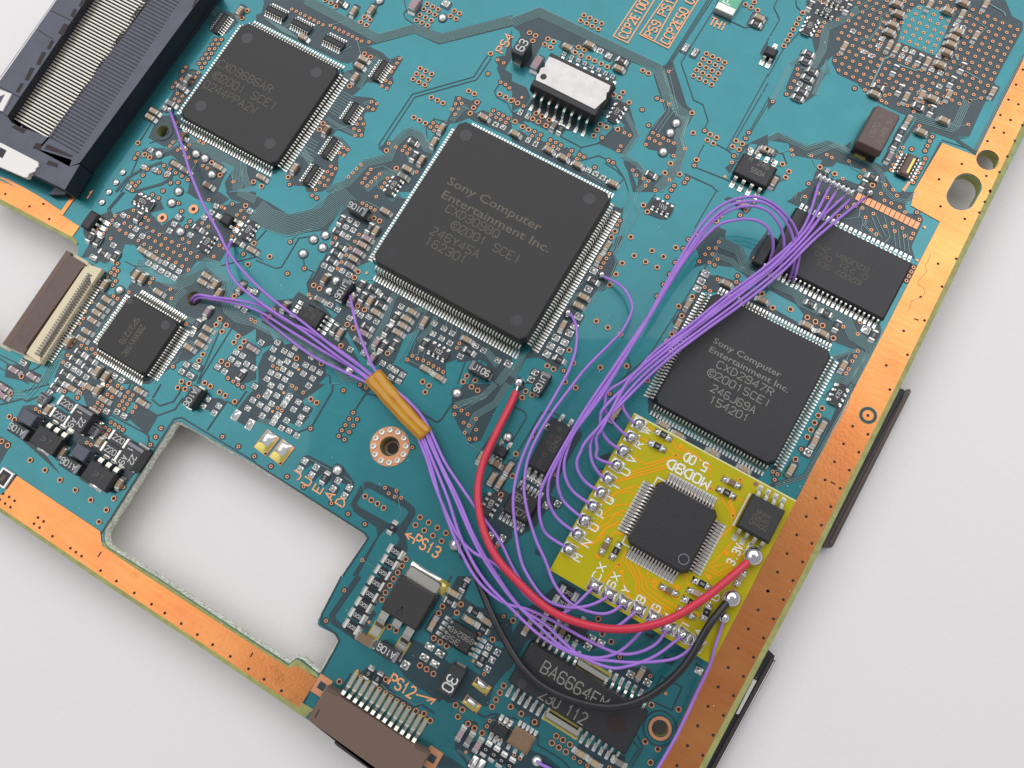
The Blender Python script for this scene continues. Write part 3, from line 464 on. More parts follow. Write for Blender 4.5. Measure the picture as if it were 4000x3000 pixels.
t.K("20 0 600 0 480 90 400 140 460 280 380 370 340 350 210 310 360 450 350 470 150 370 0 320 0 60","860 0 990 40 960 80 920 60 890 30","390 660 410 620 460 615 500 640 660 720 700 680 750 710 850 850 850 890 780 1010 730 970 780 870 700 840 620 940 660 830 540 900 610 760 480 830 540 740 480 690 380 770 340 740","1690 130 1800 0 2212 0 2100 160 1940 490 1850 520 1800 450 1760 380 1690 250","2212 180 2080 400 1960 640 1900 650 2060 390","1960 940 2040 950 2120 900 2212 960 2212 1330 2120 1420 2060 1400 1990 1250 1950 1060")
t.K("930 850 980 840 1080 890 1120 870 1240 920 1240 960 1370 1070 1380 1120 1290 1280 1310 1420 1250 1659 1190 1659 1210 1400 1240 1340 1220 1300 1120 1250 1060 1320 880 1659 830 1659 1050 1310 1040 1240 850 1110 815 1040 910 870 930 920 870 1030 890 1060 1160 1210 1220 1250 1320 1110 1300 1080 980 900 930 910")
t.L("1720 190 1960 110 2070 0",5,11).L("1820 420 1900 270 2070 170 2180 0",5,12).L("320 0 160 340 20 310",4,12).L("1750 230 1990 90",2,30).L("390 655 450 640 640 740",1).L("760 800 830 850 820 900",1)
t.G("660 0 660 60 480 370 360 420 210 330","840 250 950 80 1030 100 1130 160","1400 230 1560 330 1600 310 1740 100","1900 650 2070 390","0 690 940 1290 970 1330 750 1659",w=14).G("750 30 770 60 760 80 740 70 735 50",w=12)
t.P("130 10 215 25 455 15 290 105 180 100 265 140 365 155 240 180 135 170 35 180 95 215 325 220 435 215 190 265 55 275 390 285 165 300 265 315 145 335 370 340 220 380 285 405 350 445").P("100 88",0.09,0.14).P("420 665 380 735 520 720 480 785 710 835 665 905 805 895 765 965",0.085,0.085)
t.P("2130 1330 2105 1370 2030 1310",0.08,0.08)
t.R("590 810 1 223;1175 1240 1 H;1205 1450 6 820;1155 1540 6 820;1095 1630 6 820").N("2025 1040 1 103")
t.S("703 743 1737 77",0.07).S("2175 460",0.068)
t.V("755 55 840 248 805 302 872 305 773 355 839 358 742 400 805 415 715 450 765 480 22 107 408 73 471 385 128 711 268 800 411 887 651 1031 795 1122 940 1212 918 1521 1350 547 1115 896 1213 922 1147 945 1198 975 1254 983 1720 197 1775 228 1828 260 1715 262 1795 334 1840 359 1902 300 1803 420 1903 395 1845 475 1897 474 898 5 951 31 312 15 347 38 188 207 224 229 2082 1403").D("242 77 145 238")
t.W("474 131 524 161 944 971 996 1003 1049 1034 1103 1070 1417 1152 1378 1219 1492 1197 1454 1265 1567 1242 1529 1310 1641 1288 1603 1357 1295 1514 1262 1572 1224 1630 1495 15 1462 70 1862 25 1915 55 2115 957")
t.c("1940 635 2180 730 2040 815 2105 855").C("2075 690","brown")
t=T(2000,1500)
t.K("0 950 100 780 330 280 400 300 590 420 590 470 430 760 330 960 440 1020 420 1080 300 1090 200 1240 60 1320 0 1260","840 200 960 170 950 240 900 280","760 620 850 590 820 680 760 670","1170 80 1240 100 1220 230 1320 330 2180 780 2110 830 1450 470 1180 260","200 1420 260 1450 240 1490 200 1470")
t.G("0 680 250 250 300 240 350 240 590 400 600 450 420 750","0 190 110 240 125 290 0 500","0 700 60 650",w=11)
t.P("195 830 140 800 250 870 395 1035 295 1050 300 365",0.085,0.085).W("550 33 118 63 88 117 173 94 33 604 5 795").V("190 410 175 455 845 85 770 760 380 785").c("920 215 880 270").C("1440 440 1310 350 1740 590 2010 735","tan",0)
t.N("60 1130 0 101")
t=T(3000,1500)
t.K("560 20 640 0 760 0 330 820 180 860 80 880 30 890 10 870 150 820 300 780 340 720 500 420 590 200 530 130 480 110","20 720 120 690 100 760 20 800")
t.L("720 0 670 200 320 800 180 840 60 880",3,14).L("560 20 700 60",2,16).L("470 100 540 110 530 160",2,14)
t.c("475 365 410 490 205 740","tan").N("610 90 1 470").P("345 590",0.1,0.1).W("467 210 434 272 402 334 371 396 340 458 238 651").V("286 562 40 757 82 779 58 827")
t=T(1000,2250)
t.K("1340 540 1470 600 1500 640 1690 760 1760 750 1960 870 1990 880 2120 620 2212 600 2212 790 2150 840 2060 950 2000 1130 1740 1070 1650 1090 1600 1060 1310 860 1300 820 1240 700","840 870 890 840 960 790 1080 840 1160 900 1150 970 1300 1080 1500 1230 1480 1300 1380 1240 1060 1020 930 950","1180 30 1150 100 1010 290 1040 330 960 420 1070 490 1040 520 900 440 850 260 950 60 1100 0","1500 610 1500 520 1640 200 1740 0 1860 0 1830 100 1800 190 1900 260 2050 300 2212 390 2212 580 2060 560 2000 500 1990 440 1860 330 1720 310 1600 560","1720 1400 1810 1240 1910 1260 1920 1300 1860 1330 1840 1430 2000 1450 2010 1420 1990 1250 2080 1200 2212 1240 2212 1659 2080 1580 1840 1540 1800 1560 1850 1659 1720 1500","480 1010 540 890 560 870 650 910 660 940 600 950 540 1040","1470 1590 1520 1480 1620 1540 1700 1580 1800 1659 1600 1659")
t.L("970 960 1060 930",1).L("1080 930 1140 990 1380 1110 1440 1100",1).L("1740 1500 1830 1560 1900 1659",2,14)
t.G("890 0 655 340 668 392 850 520 1230 730 1310 860 1600 1070",w=46)
t.G("1370 1130 1430 1110 1540 1190","560 860 700 600 720 560 690 500 560 410 570 330 740 0","400 1130 460 1000 530 890","1650 1090 1720 1080 1970 1220 2060 1190 2212 1230","820 840 740 970","1690 0 1520 300","560 1030 500 1160",w=14)
t.c("1765 1370 1915 1470","pink").c("1840 1420","grey").c("1525 415").C("1705 150","tan").C("1840 385 1995 395","tan").C("945 550","brown",0,0.26)
t.R("1040 65 6 820;985 160 6 820;930 250 6 820;875 345 6 820;825 440 6 820;1800 80 1 333;1670 225 0 823;1890 315 0 114;1960 460 0 224;1955 720 1 124;970 845 1 121;1050 890 1 331;1985 1500 1 0;2055 1545 1 0;2120 1595 1 0;2190 1640 1 0")
t.P("1500 610 1590 670 1455 705 1545 760",0.12,0.08).P("2010 615 2085 660 2040 725 2000 805",0.08,0.08).P("1290 770",0.11,0.11).P("1940 1640 1880 1610",0.08,0.17).P("2100 1270 2130 1290 2165 1310 2040 1360 2100 1410",0.04,0.06)
t.W("1190 25 1157 83 1120 143 1088 204 1152 440 1210 472 1612 263 1580 322 1771 245 1735 317 1536 537 1592 572 1648 605 1417 773 1474 805 1533 845 1122 893 1382 1167 1452 1190 1505 1249 1725 1117 1783 1156 1745 1216 1832 1277 1888 1315 1953 1356 2044 549 2140 948 2107 1008 2073 1069 2040 1130 2200 1130 720 912")
t.V("762 125 605 387 904 870 1068 974 1118 1008 1165 1042 1216 1075 1270 1108 1321 1141 1925 505 1970 848 2020 1250 1995 1300 2140 347 2188 1265").D("978 398 1880 733 1815 1520 877 820")
t=T(2000,2250)
t.K("0 500 130 280 430 40 560 110 320 500 560 480 740 530 780 590 680 650 540 560 400 560 260 640 170 540 130 560 0 780","860 820 960 780 1190 800 1230 880 1190 970 1110 1000 870 840","1150 490 1240 510 1220 550 1150 520","1310 680 1410 730 1380 780 1310 740","1590 740 1640 800 1660 840 1620 860 1580 830","0 1100 40 960 90 1000 300 1160 260 1200 240 1300 200 1310 150 1280 160 1210 90 1220","550 1480 610 1430 980 1560 980 1659 760 1659 500 1560","0 1659 130 1540 160 1500 300 1560 420 1659","0 1300 180 1360 220 1380 160 1480 130 1530 0 1450")
t.G("0 1220 60 1250 230 1380 220 1460 420 1580 500 1659","1240 960 1290 870 1470 960 1380 1160 1230 1090","1080 1370 1130 1480 1030 1659","1050 1430 1100 1490 1000 1640","0 560 120 440",w=12)
t.c("130 450 1110 850").C("590 1540 715 1625").C("930 1620","grey").c("440 480","brown")
t.P("690 540 655 610 770 580 1025 850 1170 920 1615 820",0.1,0.085).R("490 150 4 2R2;435 235 4 2R2;365 340 4 2R2;320 430 4 2R2")
t.W("80 1190 195 1262 382 1382 440 1417 345 1443 500 1457 405 1482 465 1520 1205 1115 1440 1153 1152 1430 1260 1495 1197 1612 40 325 200 325 780 500 858 568 745 370 10 385")
t.V("97 1340 140 1370 182 1395 535 1572 588 1605 1195 865 930 700 650 1640 840 1655 20 1545 70 1575")
t.D("1328 1015").S("215 1600",0.07)
# vias of the ball-grid field, a regular lattice on the board
def inside(p, poly):
    c=False; j=len(poly)-1
    for i in range(len(poly)):
        a,b=poly[i],poly[j]
        if (a[1]>p[1])!=(b[1]>p[1]) and p[0]<(b[0]-a[0])*(p[1]-a[1])/(b[1]-a[1])+a[0]: c=not c
        j=i
    return c
t3=T(3000,0); o_=W(*t3.p(576,527)); bw=Wp([(q[0],q[1]) for q in bga_area]); ux=(W(*t3.p(942,429))-W(*t3.p(632,284))).xy/5; uy=(W(*t3.p(600,337))-W(*t3.p(540,442))).xy/2
for i in range(-6,34):
    for j in range(-24,16):
        q=o_.xy+ux*i+uy*j
        if inside(q, bw): via_s.append(Vector((q.x,q.y)))
dk=[]
for i,p in enumerate(darks):
    q=Wp(p); mb=MB()
    dk.append((q, 0.0020+i*2e-5))
mb=MB()
for q,z in dk:
    hs=[h for h in (h_c,h_d) if all(inside(p,q) for p in h)]
    mb.poly(q, z, 'dark', holes=hs)
put('bare_laminate_area', mb, board, kind='stuff')
mb=MB(); mb.poly(Wp(bga_teal), 0.0050, 'mask'); put('copper_pour', mb, board)
def wl(px, off=0.0):
    """photograph polyline -> board polyline, optionally offset sideways (photograph px)"""
    P=[Vector(q) for q in px]; n=len(P); out=[]
    for i in range(n):
        a=(P[min(n-1,i+1)]-P[i]) if i<n-1 else (P[i]-P[i-1]); b=(P[i]-P[i-1]) if i>0 else a
        a=a.normalized(); b=b.normalized(); na=Vector((-a.y,a.x)); nb=Vector((-b.y,b.x)); m=(na+nb); m=m.normalized() if m.length>1e-6 else na
        o=m*(off/max(0.5,m.dot(na))); out.append(W(P[i].x+o.x,P[i].y+o.y))
    return out
PXW = 0.0037
mb=MB(); dkb=[(q,min(p.x for p in q),max(p.x for p in q),min(p.y for p in q),max(p.y for p in q)) for q,z in dk]
for i,q in enumerate(via_s):
    if isinstance(q,Vector): continue
    p=W(*q)
    if any(x0<p.x<x1 and y0<p.y<y1 and inside(p,pl) for pl,x0,x1,y0,y1 in dkb): continue
    mb.disc(p.x,p.y,0.047,0.0075+i*1e-6,'dark',14)
def in_dark(p): return any(x0<p.x<x1 and y0<p.y<y1 and inside(p,pl) for pl,x0,x1,y0,y1 in dkb)
anchors=[]; z_=0.0072
for q,hx,hy in [(q,sx/2+0.028,sy/2+0.024) for q,sx,sy in pads]+[(q,L/2+0.055,0.065) if not o else (q,0.065,L/2+0.055) for q,o,k,L in caps]+[(q,0.135,0.066) if int(c)!=1 else (q,0.066,0.135) for q,c,m in ress]+[(q,0.185,0.125) if int(c)!=1 else (q,0.125,0.185) for q,c,m in rnets]:
    p=W(*q,0.04); e_=hx-0.05, hy-0.05
    anchors += [(p.x+e_[0],p.y),(p.x-e_[0],p.y)] if hx>hy*1.3 else [(p.x,p.y+e_[1]),(p.x,p.y-e_[1])]
    if not in_dark(p):
        z_+=1e-6; c_=0.02; mb.poly([(p.x-hx+c_,p.y-hy),(p.x+hx-c_,p.y-hy),(p.x+hx,p.y-hy+c_),(p.x+hx,p.y+hy-c_),(p.x+hx-c_,p.y+hy),(p.x-hx+c_,p.y+hy),(p.x-hx,p.y+hy-c_),(p.x-hx,p.y-hy+c_)],z_,'dark')
put('mask_clearance', mb, board, kind='stuff')
mb=MB()
for i,(q,w) in enumerate(gaps): mb.ribbon(wl(q), w*PXW, 0.0060+i*1e-5, 'dark')
put('clearance_gap', mb, board, kind='stuff')
mb=MB()
for i,(q,w,off) in enumerate(lines): mb.ribbon(wl(q,off), w*PXW, 0.0085+i*8e-6, 'trace')
# short tracks from the small vias to the nearest solder joint
used_=set(); z_=0.0100
for q in via_s:
    if isinstance(q,Vector): continue
    p=W(*q)
    if not in_dark(p): continue
    best=min(((a[0]-p.x)**2+(a[1]-p.y)**2,i) for i,a in enumerate(anchors))
    if 0.004<best[0]<0.20 and best[1] not in used_:
        used_.add(best[1]); a=anchors[best[1]]; dx,dy=a[0]-p.x,a[1]-p.y; d=min(abs(dx),abs(dy)); z_+=1e-6
        mid=(p.x+math.copysign(d,dx),p.y+math.copysign(d,dy)); mb.ribbon([(p.x,p.y),mid,a] if d>0.02 and (abs(dx)-d>0.02 or abs(dy)-d>0.02) else [(p.x,p.y),a],0.0085,z_,'trace')
put('copper_trace', mb, board, kind='stuff')
# vias: the larger ones one by one, the tiny ones as one part
mb=MB(); mb.disc(0,0,0.040,0,'ring',16,0.0245); mb.disc(0,0,0.026,0.0004,'hole',14); me_via=mb.mesh('via')
via_l=[W(*q,0.013) for q in via_l]
def keep(q): return -1e9<q.x
for i,q in enumerate(via_l[:297]): put('via', me_via, board, (q.x,q.y,0.013+(i%5)*2e-4))
mb=MB()
for q in via_l[297:]: mb.disc(q.x,q.y,0.040,0.0125,'ring',14,0.0245); mb.disc(q.x,q.y,0.026,0.0129,'hole',12)
for q in via_s:
    q = W(*q,0.0125) if not isinstance(q, Vector) else q
    mb.disc(q.x,q.y,0.0265,0.0118,'ring',12,0.012); mb.disc(q.x,q.y,0.0135,0.0122,'hole',8)
for q in dots:
    q=W(*q); mb.disc(q.x,q.y,0.022,0.0115,'ring',12)
put('tiny_via', mb, board, kind='stuff')
# drill marks in the copper strips
H=T(3000,0).nums("2140 735 2075 865 2160 905 2005 997 2093 1040 2195 1085 1950 1107 2035 1150 1893 1222 2130 1220 2065 1355 1672 1420 1997 1490 1883 1523 1475 1552 1915 1650 2200 605")+T(3000,750).nums("1487 127 1870 87 1823 180 1697 235 1623 579 1467 622 1500 820 1316 910 1350 1112 1170 1202 1203 1408 1019 1500 1917 0")+T(3000,1500).nums("1050 50 861 273 730 366 861 436 651 518 782 590 572 673 702 745 491 830 621 903 410 988 541 1061 328 1145 459 1220 247 1304 377 1378 163 1465 296 1538 80 1625")+T(2000,2250).nums("2125 293 2040 457 2172 535 1954 625 2086 702 1867 790 1998 866 1780 957 1912 1033 1692 1125 1825 1204 1604 1294 1737 1374 1515 1465 1647 1548 1425 1637 2207 130")+T(3000,2250).nums("213 40 130 204 45 370 0 130")+T(0,1500).nums("33 948 83 977 130 1010 3 1000 48 1033 95 1065 332 1154 381 1188 298 1208 346 1242 457 1316 612 1419 660 1453 709 1487 873 1613")+T(0,2250).nums("1010 44 1164 146 1313 244 1427 320 1569 411 1709 506 1840 593 1993 694 2150 802")+T(1000,2250).nums("72 891 222 991")+T(0,750).nums("50 20 259 127 379 106 429 236")
mb=MB()
for i,q in enumerate(H):
    p=W(*q); mb.disc(p.x,p.y,0.021,0.0117,'hole',12)
put('drill_mark', mb, board, kind='stuff')
# ---------------------------------------------------------------- small soldered parts
def cap_mesh(k, L, Wd=0.082, Hh=0.082):
    mb=MB(); e=0.032
    mb.box(-L/2+e,L/2-e,-Wd/2+0.003,Wd/2-0.003,0.006,Hh-0.003,k,0.006)
    mb.box(-L/2,-L/2+e+0.002,-Wd/2,Wd/2,0.004,Hh,'term',0.012); mb.box(L/2-e-0.002,L/2,-Wd/2,Wd/2,0.004,Hh,'term',0.012)
    for sgn in (-1,1):
        x0=sgn*L/2; x1=sgn*(L/2+0.035)
        vs=[(x0,-Wd/2,0.035),(x0,Wd/2,0.035),(x1,Wd/2-0.004,0.004),(x1,-Wd/2+0.004,0.004),(x0,-Wd/2,0.002),(x0,Wd/2,0.002)]
        fs=[(0,3,2,1),(0,4,3),(1,2,5)] if sgn>0 else [(0,1,2,3),(0,3,4),(1,5,2)]
        mb.add(vs,fs,'solder')
    return mb.mesh('capacitor')
cm={}
def place_cap(q, o, k, L, H0=0.082):
    if (k,L) not in cm: cm[(k,L)] = cap_mesh(k, L, 0.082 if L<0.2 else 0.13, H0 if L<0.2 else 0.12)
    p=W(*q,H0); put('capacitor', cm[(k,L)], board, (p.x,p.y,0.0), math.pi/2*o+random.uniform(-0.03,0.03))
for q,o,k,L in caps: place_cap(q,o,k,L)
rm={}
def res_mesh(L, Wd, Hh, body='res', endk='term', e=0.032):
    mb=MB()
    mb.box(-L/2+e*0.6,L/2-e*0.6,-Wd/2+0.004,Wd/2-0.004,0.004,Hh-0.016,'white')
    mb.box(-L/2+e,L/2-e,-Wd/2,Wd/2,Hh-0.018,Hh,body)
    mb.box(-L/2,-L/2+e,-Wd/2-0.002,Wd/2+0.002,0.004,Hh+0.002,endk,0.007); mb.box(L/2-e,L/2,-Wd/2-0.002,Wd/2+0.002,0.004,Hh+0.002,endk,0.007)
    for sgn in (-1,1):
        x0=sgn*L/2; x1=sgn*(L/2+0.03); Wq=Wd
        vs=[(x0,-Wq/2,0.028),(x0,Wq/2,0.028),(x1,Wq/2-0.004,0.004),(x1,-Wq/2+0.004,0.004)]
        mb.add(vs,[(0,3,2,1)] if sgn>0 else [(0,1,2,3)],'solder')
    return mb.mesh('resistor')
RS={0:(0.16,0.085,0.048),1:(0.16,0.085,0.048),2:(0.16,0.085,0.048),4:(0.21,0.125,0.05),6:(0.215,0.13,0.05),7:(0.31,0.16,0.06)}
mkm={}
def place_res(q, code, mark, parent=None, z=0.0, ang=None, mk='mark', pt=None):
    code=int(code); L,Wd,Hh=RS[code]
    if code not in rm: rm[code]=res_mesh(L,Wd,Hh,e=0.032 if code<4 else 0.045)
    p=pt or W(*q,z+Hh); a=(math.pi/2 if code==1 else 0.0)+random.uniform(-0.025,0.025) if ang is None else ang
    o=put('resistor', rm[code], parent or board, (p.x,p.y,z), a)
    kk=(mark,code)
    if kk not in mkm:
        mb=MB(); ww=L-0.08; h=min(Wd*0.56, ww/(len(mark)*0.95) if len(mark)>1 else Wd*0.45)
        text_mb(mb, mark, 0,0,h, math.pi if code in (2,6) else 0.0, Hh+0.0012, 'mark', 0.13); mkm[kk]=mb.mesh('value_mark')
    put('value_mark', mkm[kk], o)
for q,c_,m_ in ress: place_res(q,c_,m_)
# resistor arrays with four contacts a side
mb=MB(); mb.box(-0.155,0.155,-0.06,0.06,0.006,0.04,'white'); mb.box(-0.16,0.16,-0.064,0.064,0.039,0.055,'tant')
for i in range(4):
    x=-0.12+0.08*i; w_=0.018 if i in (1,2) else 0.024
    for s_ in (-1,1):
        y0,y1=sorted((s_*0.052,s_*0.082)); mb.box(x-w_,x+w_,y0,y1,0.004,0.058,'term',0.008)
        y0,y1=sorted((s_*0.082,s_*0.108)); mb.box(x-w_*0.9,x+w_*0.9,y0,y1,0.003,0.018,'solder')
me_net=mb.mesh('resistor_array')
nm={}
for q,c_,m_ in rnets:
    c_=int(c_); p=W(*q,0.055); o=put('resistor_array', me_net, board, (p.x,p.y,0), {0:0,1:math.pi/2,2:math.pi}[c_])
    if m_ not in nm:
        b=MB(); text_mb(b,m_,0,0,0.055,0,0.0565,'mark',0.14); nm[m_]=b.mesh('value_mark')
    put('value_mark', nm[m_], o)
# bare solder pads and round test points
pm={}
for i,(q,sx,sy) in enumerate(pads):
    v=i%3; sx,sy=sx*0.92,sy*0.92
    if (sx,sy,v) not in pm:
        mb=MB(); mb.box(-sx/2-0.006,sx/2+0.006,-sy/2-0.006,sy/2+0.006,0.0,0.013,'solder',0.004); mb.pillow(-sx/2,sx/2,-sy/2,sy/2,0.013,0.034+0.010*v,'solder',8,1.25+0.35*v); pm[(sx,sy,v)]=mb.mesh('solder_pad')
    p=W(*q,0.01); put('solder_pad', pm[(sx,sy,v)], board, (p.x,p.y,0), random.choice((0,math.pi))+random.uniform(-0.05,0.05))
dm={}
for q,r in domes:
    if r not in dm:
        mb=MB(); mb.disc(0,0,r*1.22,0.0135,'dark',20); mb.lathe(0,0,[(r,0.0138),(r*0.95,r*0.3),(r*0.8,r*0.55),(r*0.5,r*0.75),(r*0.2,r*0.82)],'solder',20); dm[r]=mb.mesh('test_point')
    p=W(*q,0.02); put('test_point', dm[r], board, (p.x,p.y,0), random.uniform(0,6))
# copper lettering of the board
def letters(txt, px, h, rot, k='silk', name='board_lettering', sw=0.15, **kw):
    p=W(*px); mb=MB(); text_mb(mb, txt, p.x,p.y,h,rot,0.0115,k,sw,**kw); return put(name, mb, board)
H_=math.pi/2
def span(mb, txt, q0, q1, h, rot, z, k, sw, zt=None, off=(0,0), conv=None):
    """lettering whose first and last characters sit at two photograph pixels"""
    f = conv or (lambda q: W(*q,zt if zt is not None else z))
    a,b=f(q0),f(q1); ax_=Vector((math.cos(rot),math.sin(rot)))
    tr=(b-a).xy.dot(ax_)/max(1,len(txt)-1) if len(txt)>1 else h
    c=(a+b)/2; text_mb(mb,txt,c.x-off[0],c.y-off[1],h,rot,z,k,sw,asp=max(0.5,min(0.92,tr/h*0.74)),tracking=tr if len(txt)>1 else None)
def letters(txt, q0, q1, h, rot, k='silk', sw=0.16):
    mb=MB(); span(mb,txt,q0,q1,h,rot,0.0115,k,sw,zt=0.0); return put('board_lettering', mb, board, kind='stuff')
t0,t1=T(1000,0),T(2000,0)
letters('PS4',t0.p(2105,425),t0.p(2195,330),0.135,H_); letters('TH1',t1.p(1735,185),t1.p(1825,238),0.145,0)
letters('CCP2E100',t1.p(950,305),t1.p(1150,30),0.14,H_); letters('PS9 PS10',t1.p(1185,300),t1.p(1390,-25),0.14,H_); letters('CCP2E50 OR',t1.p(1312,352),t1.p(1575,-25),0.14,H_)
for l in ("1085 0 875 315 1000 375 1232 0","1310 0 1103 300 1350 420 1610 0","1232 355 1430 0"):
    mb=MB(); mb.ribbon(wl(t1.nums(l)),0.019,0.0112,'silk'); put('lettering_frame', mb, board)
T2=T(1000,1500)
for ch,q in zip('JUEAD',((350,790),(440,842),(540,905),(640,965),(735,1020))): letters(ch, T2.p(*q), T2.p(*q), 0.13, H_)
letters('PS13', T2.p(1400,1350), T2.p(1560,1452), 0.15, 0); letters('PS12', T(1000,2250).p(1188,898), T(1000,2250).p(1345,1005), 0.15, 0)
mb=MB(); mb.ribbon(wl(T2.nums("1370 1340 1296 1298")),0.02,0.0115,'silk'); mb.ribbon(wl(T2.nums("1350 1293 1296 1298 1325 1345")),0.02,0.0117,'silk'); put('board_lettering',mb,board,kind='stuff')
T2=T(1000,2250); mb=MB(); mb.ribbon(wl(T2.nums("1385 1022 1548 1066")),0.02,0.0115,'silk'); mb.ribbon(wl(T2.nums("1475 1075 1548 1066 1510 1108")),0.02,0.0117,'silk'); put('board_lettering',mb,board,kind='stuff')
letters('1', (352,762),(352,762), 0.14, 0.0)
# ---------------------------------------------------------------- chips
def frame(px4, h):
    """mean axis-aligned rectangle of four top-face corners given as photograph pixels (top, right, bottom, left)"""
    t,r,b,l=[W(*q,h) for q in px4]
    x0=(t.x+l.x)/2; x1=(r.x+b.x)/2; y1=(t.y+r.y)/2; y0=(b.y+l.y)/2
    return (x0+x1)/2,(y0+y1)/2,x1-x0,y1-y0
def body_mesh(sx, sy, z0, h, k, cham=0.05, dr=0.03):
    """moulded body with drafted sides and cut corners"""
    mb=MB(); zm=(z0+h)/2
    def ring(i,z,c):
        x=sx/2-i; y=sy/2-i
        return [(-x+c,-y,z),(x-c,-y,z),(x,-y+c,z),(x,y-c,z),(x-c,y,z),(-x+c,y,z),(-x,y-c,z),(-x,-y+c,z)]
    vs=ring(dr,z0,cham)+ring(-0.004,zm,cham)+ring(-0.004,zm+0.004,cham)+ring(dr*0.6,h-0.008,cham)+ring(dr*0.6+0.012,h,cham)
    fs=[tuple(range(32,40)),tuple(range(7,-1,-1))]
    for r in range(4):
        for j in range(8): fs.append((r*8+j,r*8+(j+1)%8,r*8+8+(j+1)%8,r*8+8+j))
    mb.add(vs,fs,k); return mb
def pin_prof(reach, zs, z0=0.012, foot=0.45):
    return [(0,zs),(reach*0.22,zs),(reach*0.40,zs-0.012),(reach*(1-foot)-0.01,z0+0.02),(reach*(1-foot)+0.02,z0),(reach,z0)]
def chip(name, px4, h, z0, k, sides, reach, pw, label=None, cham=0.05, single=False, t=0.014, zs=None, inset=0.97, parent=None, base=0.0, pt=None, ang=0.0, foot=0.45, pk='pin', bodyname='chip_body'):
    """sides: {'S': n, 'E': n, 'N': n, 'W': n}; south is down-left, east down-right in the picture"""
    if pt is None: cx,cy,sx,sy=frame(px4,base+h)
    else: cx,cy,sx,sy=pt
    e=empty(name,(cx,cy,base),ang,parent or board,label)
    put(bodyname, body_mesh(sx,sy,z0,h,k,cham), e)
    zs=zs or z0+(h-z0)*0.5; me=None
    for sd,spec in sides.items():
        ps = spec if isinstance(spec,(list,tuple)) else [(-0.5+(i+0.5)/spec)*inset for i in range(spec)]
        edge = sy/2 if sd in 'NS' else sx/2; run = sx if sd in 'NS' else sy
        a={'E':0,'N':H_,'W':math.pi,'S':-H_}[sd]
        if single:
            if me is None:
                b=MB(); b.strip3(pin_prof(reach,zs,foot=foot),-pw/2,pw/2,t,pk); b.box(reach*(1-foot)-0.01,reach+0.03,-pw/2-0.006,pw/2+0.006,0.002,0.010,'solder'); me=b.mesh('pin')
            for u in ps:
                loc={'E':(edge,u*run),'W':(-edge,-u*run),'N':(-u*run,edge),'S':(u*run,-edge)}[sd]
                put('pin', me, e, (*loc,0), a)
        else:
            b=MB()
            for u in ps:
                b.strip3([(edge+x,z) for x,z in pin_prof(reach,zs,foot=foot)], u*run-pw/2, u*run+pw/2, t, pk)
                b.box(edge+reach*(1-foot),edge+reach+0.03,u*run-pw/2-0.002,u*run+pw/2+0.002,0.002,0.009,'solder',bottom=False)
            put('pin_row', b, e, (0,0,0), a, kind='stuff')
    return e,(cx,cy,sx,sy)
def mark(e, lines_, h, k='laser', sw=0.13, fr=None):
    """lines: (text, picture pixel of the first and of the last character, height, rot)"""
    mb=MB()
    for i,(s,q0,q1,hh,rot) in enumerate(lines_): span(mb,s,q0,q1,hh,rot,h+0.0015+i*2e-4,k,sw,zt=h,off=fr)
    return put('chip_marking', mb, e, kind='stuff')
def dimple(e, fr, q, h, rpx, k='dimple', nm='dimple'):
    c=W(*q,h); r=(W(q[0]+rpx,q[1],h)-c).length; mb=MB(); mb.disc(c.x-fr[0],c.y-fr[1],r,h+0.0012,k,24); mb.disc(c.x-fr[0],c.y-fr[1],r*1.06,h+0.0016,'chip2',24,r); return put(nm,mb,e)
def z1(x,y): return (1400+x/1.6593,400+y/1.6593)
def z2(x,y): return (2480+x/1.975,1080+y/1.975)
def z3(x,y): return (660+x/2.5135,40+y/2.5135)
# upper left flat pack
e,fr=chip('flat_pack_chip',[z3(725,80),z3(1672,570),z3(1048,1545),z3(98,1032)],0.16,0.02,'chip',{'S':36,'E':36,'N':36,'W':36},0.10,0.021,'square black chip marked CXD9686AR beside the long slotted connector',cham=0.09,inset=0.955)
mark(e,[('CXD9686AR',z3(512,522),z3(985,770),0.13,0),('@2001 SCEI',z3(478,640),z3(1025,945),0.13,0),('0244PPA2W',z3(372,728),z3(835,975),0.13,0)],0.16,fr=fr,sw=0.085)
for q in ((768,273),(1447,613),(315,940),(993,1310)): dimple(e,fr,z3(*q),0.16,22)
# large central chip
e,fr=chip('flat_pack_chip',[(1806,452),(2392,771),(2046,1340),(1446,1013)],0.38,0.05,'chip',{'S':52,'E':52,'N':52,'W':52},0.15,0.023,'largest black square chip, gold lettering, at the centre of the board',cham=0.08,inset=0.965,zs=0.20)
mark(e,[('CXD3098Q',z1(592,690),z1(893,850),0.125,0),('@2001 SCEI',z1(632,802),z1(1030,1015),0.125,0),('246Y45A',z1(495,830),z1(762,983),0.125,0),('162301',z1(458,898),z1(680,1018),0.125,0)],0.38,fr=fr,sw=0.10)
for s,q0,q1 in (('Sony Computer',z1(588,500),z1(1185,815)),('Entertainment Inc.',z1(552,585),z1(1238,955))):
    me=font_mesh(s,1.0,'laser'); xs=[v.co.x for v in me.vertices]; a,b=W(*q0,0.38),W(*q1,0.38); wd=max(xs)-min(xs); sc=(b.x-a.x)/wd
    o=put('chip_marking',me,e,kind='stuff',loc=(a.x-fr[0]-min(xs)*sc,(a.y+b.y)/2-fr[1]-0.068,0.382)); o.scale=(sc,0.187,1)
for q in ((697,213),(1497,625),(1027,1413)): dimple(e,fr,z1(*q),0.38,24)
dimple(e,fr,z1(220,975),0.38,24,'chip2','pin_one_dimple')
